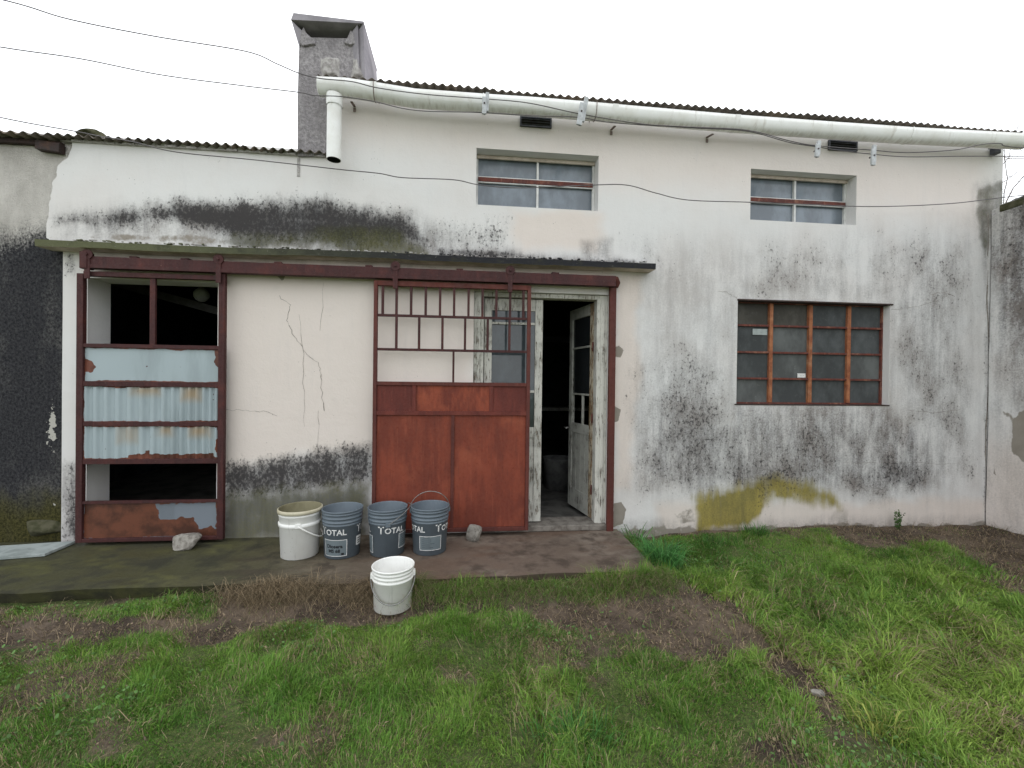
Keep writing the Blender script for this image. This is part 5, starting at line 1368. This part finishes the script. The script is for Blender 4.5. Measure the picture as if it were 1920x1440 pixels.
g_ = blades(np.stack([x, y, z], 1), h_, w_, rng.uniform(0.15, 1.0, len(x))+0.35*lush, 14*fbm(x, y, 4.5, None, 3, 41.0)+rng.normal(0, 0.9, len(x)), col, 'grass', M['blade'])
tag(g_, 'patchy green lawn grass covering the yard in front', 'grass', kind='stuff')

# small round-leaved weeds among the grass
n_ = 9000
x = rng.uniform(-3.5, 4.5, n_*3); y = rng.uniform(-3.0, -0.15, n_*3)
k = visible(x, y, 0.2) & ~((x < SLAB_X1+0.02) & (y > -0.97)) & (rng.random(n_*3) < green(x, y)*sstep(0.0, 0.2, fbm(x, y, 2.0, None, 3, 21.0))*1.2)
x = x[k]; y = y[k]; z = ground_h(x, y)+rng.uniform(0.012, 0.045, len(x))
N_ = len(x); V = []; 
az = rng.uniform(0, 2*np.pi, N_); s_ = rng.uniform(0.004, 0.009, N_); tl = rng.normal(0, 0.4, (N_, 2))
ring = [(math.cos(t), math.sin(t)) for t in np.linspace(0, 2*np.pi, 6, endpoint=False)]
VV = np.stack([np.stack([x+s_*a, y+s_*b, z+s_*(a*tl[:, 0]+b*tl[:, 1])], 1) for a, b in ring], 1).reshape(-1, 3)
me = bpy.data.meshes.new('clover'); me.from_pydata(VV.tolist(), [], [tuple(range(i*6, i*6+6)) for i in range(N_)])
cc = np.ones((N_, 6, 4)); cc[:, :, :3] = (np.array([0.12, 0.23, 0.065])*rng.uniform(0.5, 1.4, (N_, 1)))[:, None, :]
at = me.attributes.new('col', 'FLOAT_COLOR', 'POINT'); at.data.foreach_set('color', cc.astype(np.float32).ravel())
me.materials.append(M['leaf']); o = bpy.data.objects.new('clover', me); COL.objects.link(o)
tag(o, 'small round leaved weeds scattered through the lawn', 'weeds', kind='stuff')

# dead straw on the bare strip, along the slab edge and among the turf
n_ = 170000
x = rng.uniform(-4.6, 5.4, n_); y = rng.uniform(-3.0, -0.05, n_)
ne = 26000
x[:ne] = rng.uniform(-2.0, 1.5, ne); y[:ne] = -0.945-np.abs(rng.normal(0, 0.09, ne))
gg = green(x, y)
edge = sstep(-1.22, -0.98, y)*sstep(-1.8, -1.5, x)*sstep(-0.15, -0.45, x)
p_ = (0.22*sstep(0.9, 0.2, gg)+0.03+1.1*edge*sstep(-0.06, 0.16, fbm(x, y, 3.2, None, 4, 55.0)+0.03)+0.45*((x > -0.35) & (x < 1.5) & (y > -1.14)))*(0.2+1.6*np.clip(fbm(x, y, 4, None, 3, 31)+0.4, 0, 1))
k = visible(x, y, 1.2) & ~((x < SLAB_X1+0.02) & (y > -0.925)) & (rng.random(n_) < p_)
x = x[k]; y = y[k]; e_ = edge[k]
z = ground_h(x, y)+0.002
col = np.array([0.38, 0.295, 0.185])*rng.uniform(0.22, 1.15, (len(x), 1))
gm = (rng.random(len(x)) < 0.6*((x > -0.4) & (x < 1.6) & (y > -1.2)))
col[gm] = np.array([0.15, 0.26, 0.05])*rng.uniform(0.6, 1.2, (int(gm.sum()), 1))
g_ = blades(np.stack([x, y, z], 1), rng.uniform(0.030, 0.10, len(x))*(1+0.9*e_)*(0.45+1.5*np.clip(fbm(x, y*0.4, 6, None, 3, 61.0)+0.4, 0, 1)), rng.uniform(0.0016, 0.0036, len(x)), rng.uniform(0.6, 1.7, len(x)), rng.uniform(0, 2*np.pi, len(x)), col, 'dry_grass', M['blade'], 0.55)
tag(g_, 'dead straw coloured grass on the worn soil and along the slab edge', 'dry grass', kind='stuff')

n_ = 80000
x = rng.uniform(-4.4, 5.4, n_); y = rng.uniform(-3.0, -0.05, n_)
k = visible(x, y, 0.1) & ~((x < SLAB_X1+0.02) & (y > -0.95)) & (rng.random(n_) < 0.03+0.8*sstep(0.7, 0.1, green(x, y))*np.clip(0.5+2.2*fbm(x, y, 5, None, 3, 81.0), 0, 1))
x = x[k]; y = y[k]
col = np.array([0.36, 0.275, 0.185])*(rng.uniform(0.3, 1.1, (len(x), 1))**1.8+0.06)
g_ = blades(np.stack([x, y, ground_h(x, y)+0.003], 1), rng.uniform(0.006, 0.022, len(x)), rng.uniform(0.004, 0.012, len(x)), rng.uniform(1.2, 2.0, len(x)), rng.uniform(0, 2*np.pi, len(x)), col, 'leaf_litter', M['blade'], 0.5)
tag(g_, 'scraps of dead leaves and dirt lying on the bare soil', 'litter', kind='stuff')

def tuft(px, py, z0_, n_, hmin, hmax, spread, colr, label, name='grass_tuft', wid=(0.003, 0.006), leanr=(0.2, 1.1)):
    cx, cy = gp(px, py, z0_)
    x = cx+rng.normal(0, spread, n_); y = np.minimum(cy+rng.normal(0, spread*0.7, n_), -0.012)
    zz = ground_h(x, y); zz = np.where((x < SLAB_X1) & (y > -0.93), np.maximum(zz, 0.0), zz)-0.004
    az = np.arctan2(y-cy, x-cx)+rng.normal(0, 0.7, n_)
    az = np.where(y > -0.12, -np.abs(az), az)
    col = np.array(colr)*rng.uniform(0.45, 1.9, (n_, 1))
    o_ = blades(np.stack([x, y, zz], 1), rng.uniform(hmin, hmax, n_), rng.uniform(*wid, n_), rng.uniform(*leanr, n_), az, col, name, M['blade'], 0.45)
    return tag(o_, label, 'grass tuft' if name == 'grass_tuft' else 'plant')
tuft(1240, 1072, -0.11, 420, 0.12, 0.30, 0.065, (0.085, 0.235, 0.065), 'tall dense green grass tuft at the right corner of the slab', wid=(0.005, 0.009), leanr=(0.25, 1.1))
tuft(1195, 1006, -0.03, 26, 0.12, 0.26, 0.035, (0.11, 0.20, 0.075), 'long bladed pale green plant at the foot of the red post by the door', 'weed', (0.008, 0.014), (0.4, 1.2))
tuft(1420, 1008, -0.05, 160, 0.06, 0.17, 0.06, (0.065, 0.165, 0.035), 'low grass tuft at the wall foot under the yellow stain', leanr=(0.3, 1.0))
tuft(1335, 1022, -0.06, 150, 0.05, 0.11, 0.09, (0.065, 0.165, 0.035), 'spreading grass tuft left of the yellow stain at the wall foot')
tuft(1085, 1395, -0.11, 240, 0.07, 0.15, 0.07, (0.065, 0.175, 0.038), 'dark green grass tuft in the lawn near the bottom edge of the photo')
tuft(1650, 1370, -0.11, 90, 0.07, 0.17, 0.05, (0.27, 0.29, 0.075), 'yellowing grass tuft in the lawn at lower right beside the trail')
# leafy weed at the wall foot on the right
wx_, wy_ = gp(1663, 985, -0.03)
LWD = empty('leafy_weed', (wx_, -0.10, -0.05), 'small leafy weed against the white wall below the big window\'s right end', 'plant')
st = MB(); lv = MB()
for k in range(7):
    a = random.uniform(0, 6.28); top = Vector((wx_+random.gauss(0, 0.05), -0.09+random.gauss(0, 0.025), random.uniform(0.06, 0.16))); base_ = Vector((wx_+random.gauss(0, .012), -0.10, -0.05))
    st.tube([base_, base_.lerp(top, 0.5)+Vector((0.01, 0, 0.01)), top], [0.003, 0.002, 0.001], 5)
    for j in range(16):
        t = random.uniform(0.25, 1.05); p = base_.lerp(top, t); d = Vector((random.gauss(0, 1), random.gauss(0, 0.6), random.gauss(0.2, 0.5))).normalized(); s_ = random.uniform(0.012, 0.024)
        sd_ = d.cross(Vector((random.gauss(0, 1), random.gauss(0, 1), 1))).normalized()*s_*0.42
        lv.add([p, p+d*s_*0.5+sd_, p+d*s_*1.1, p+d*s_*0.5-sd_], [(0, 1, 2, 3)])
M['weed_leaf'] = simple('weed_leaf', (0.045, 0.095, 0.025), (0.075, 0.13, 0.035), 40, 0.6)
st.build('stem', M['weed_leaf'], LWD); lv.build('leaves', M['weed_leaf'], LWD)
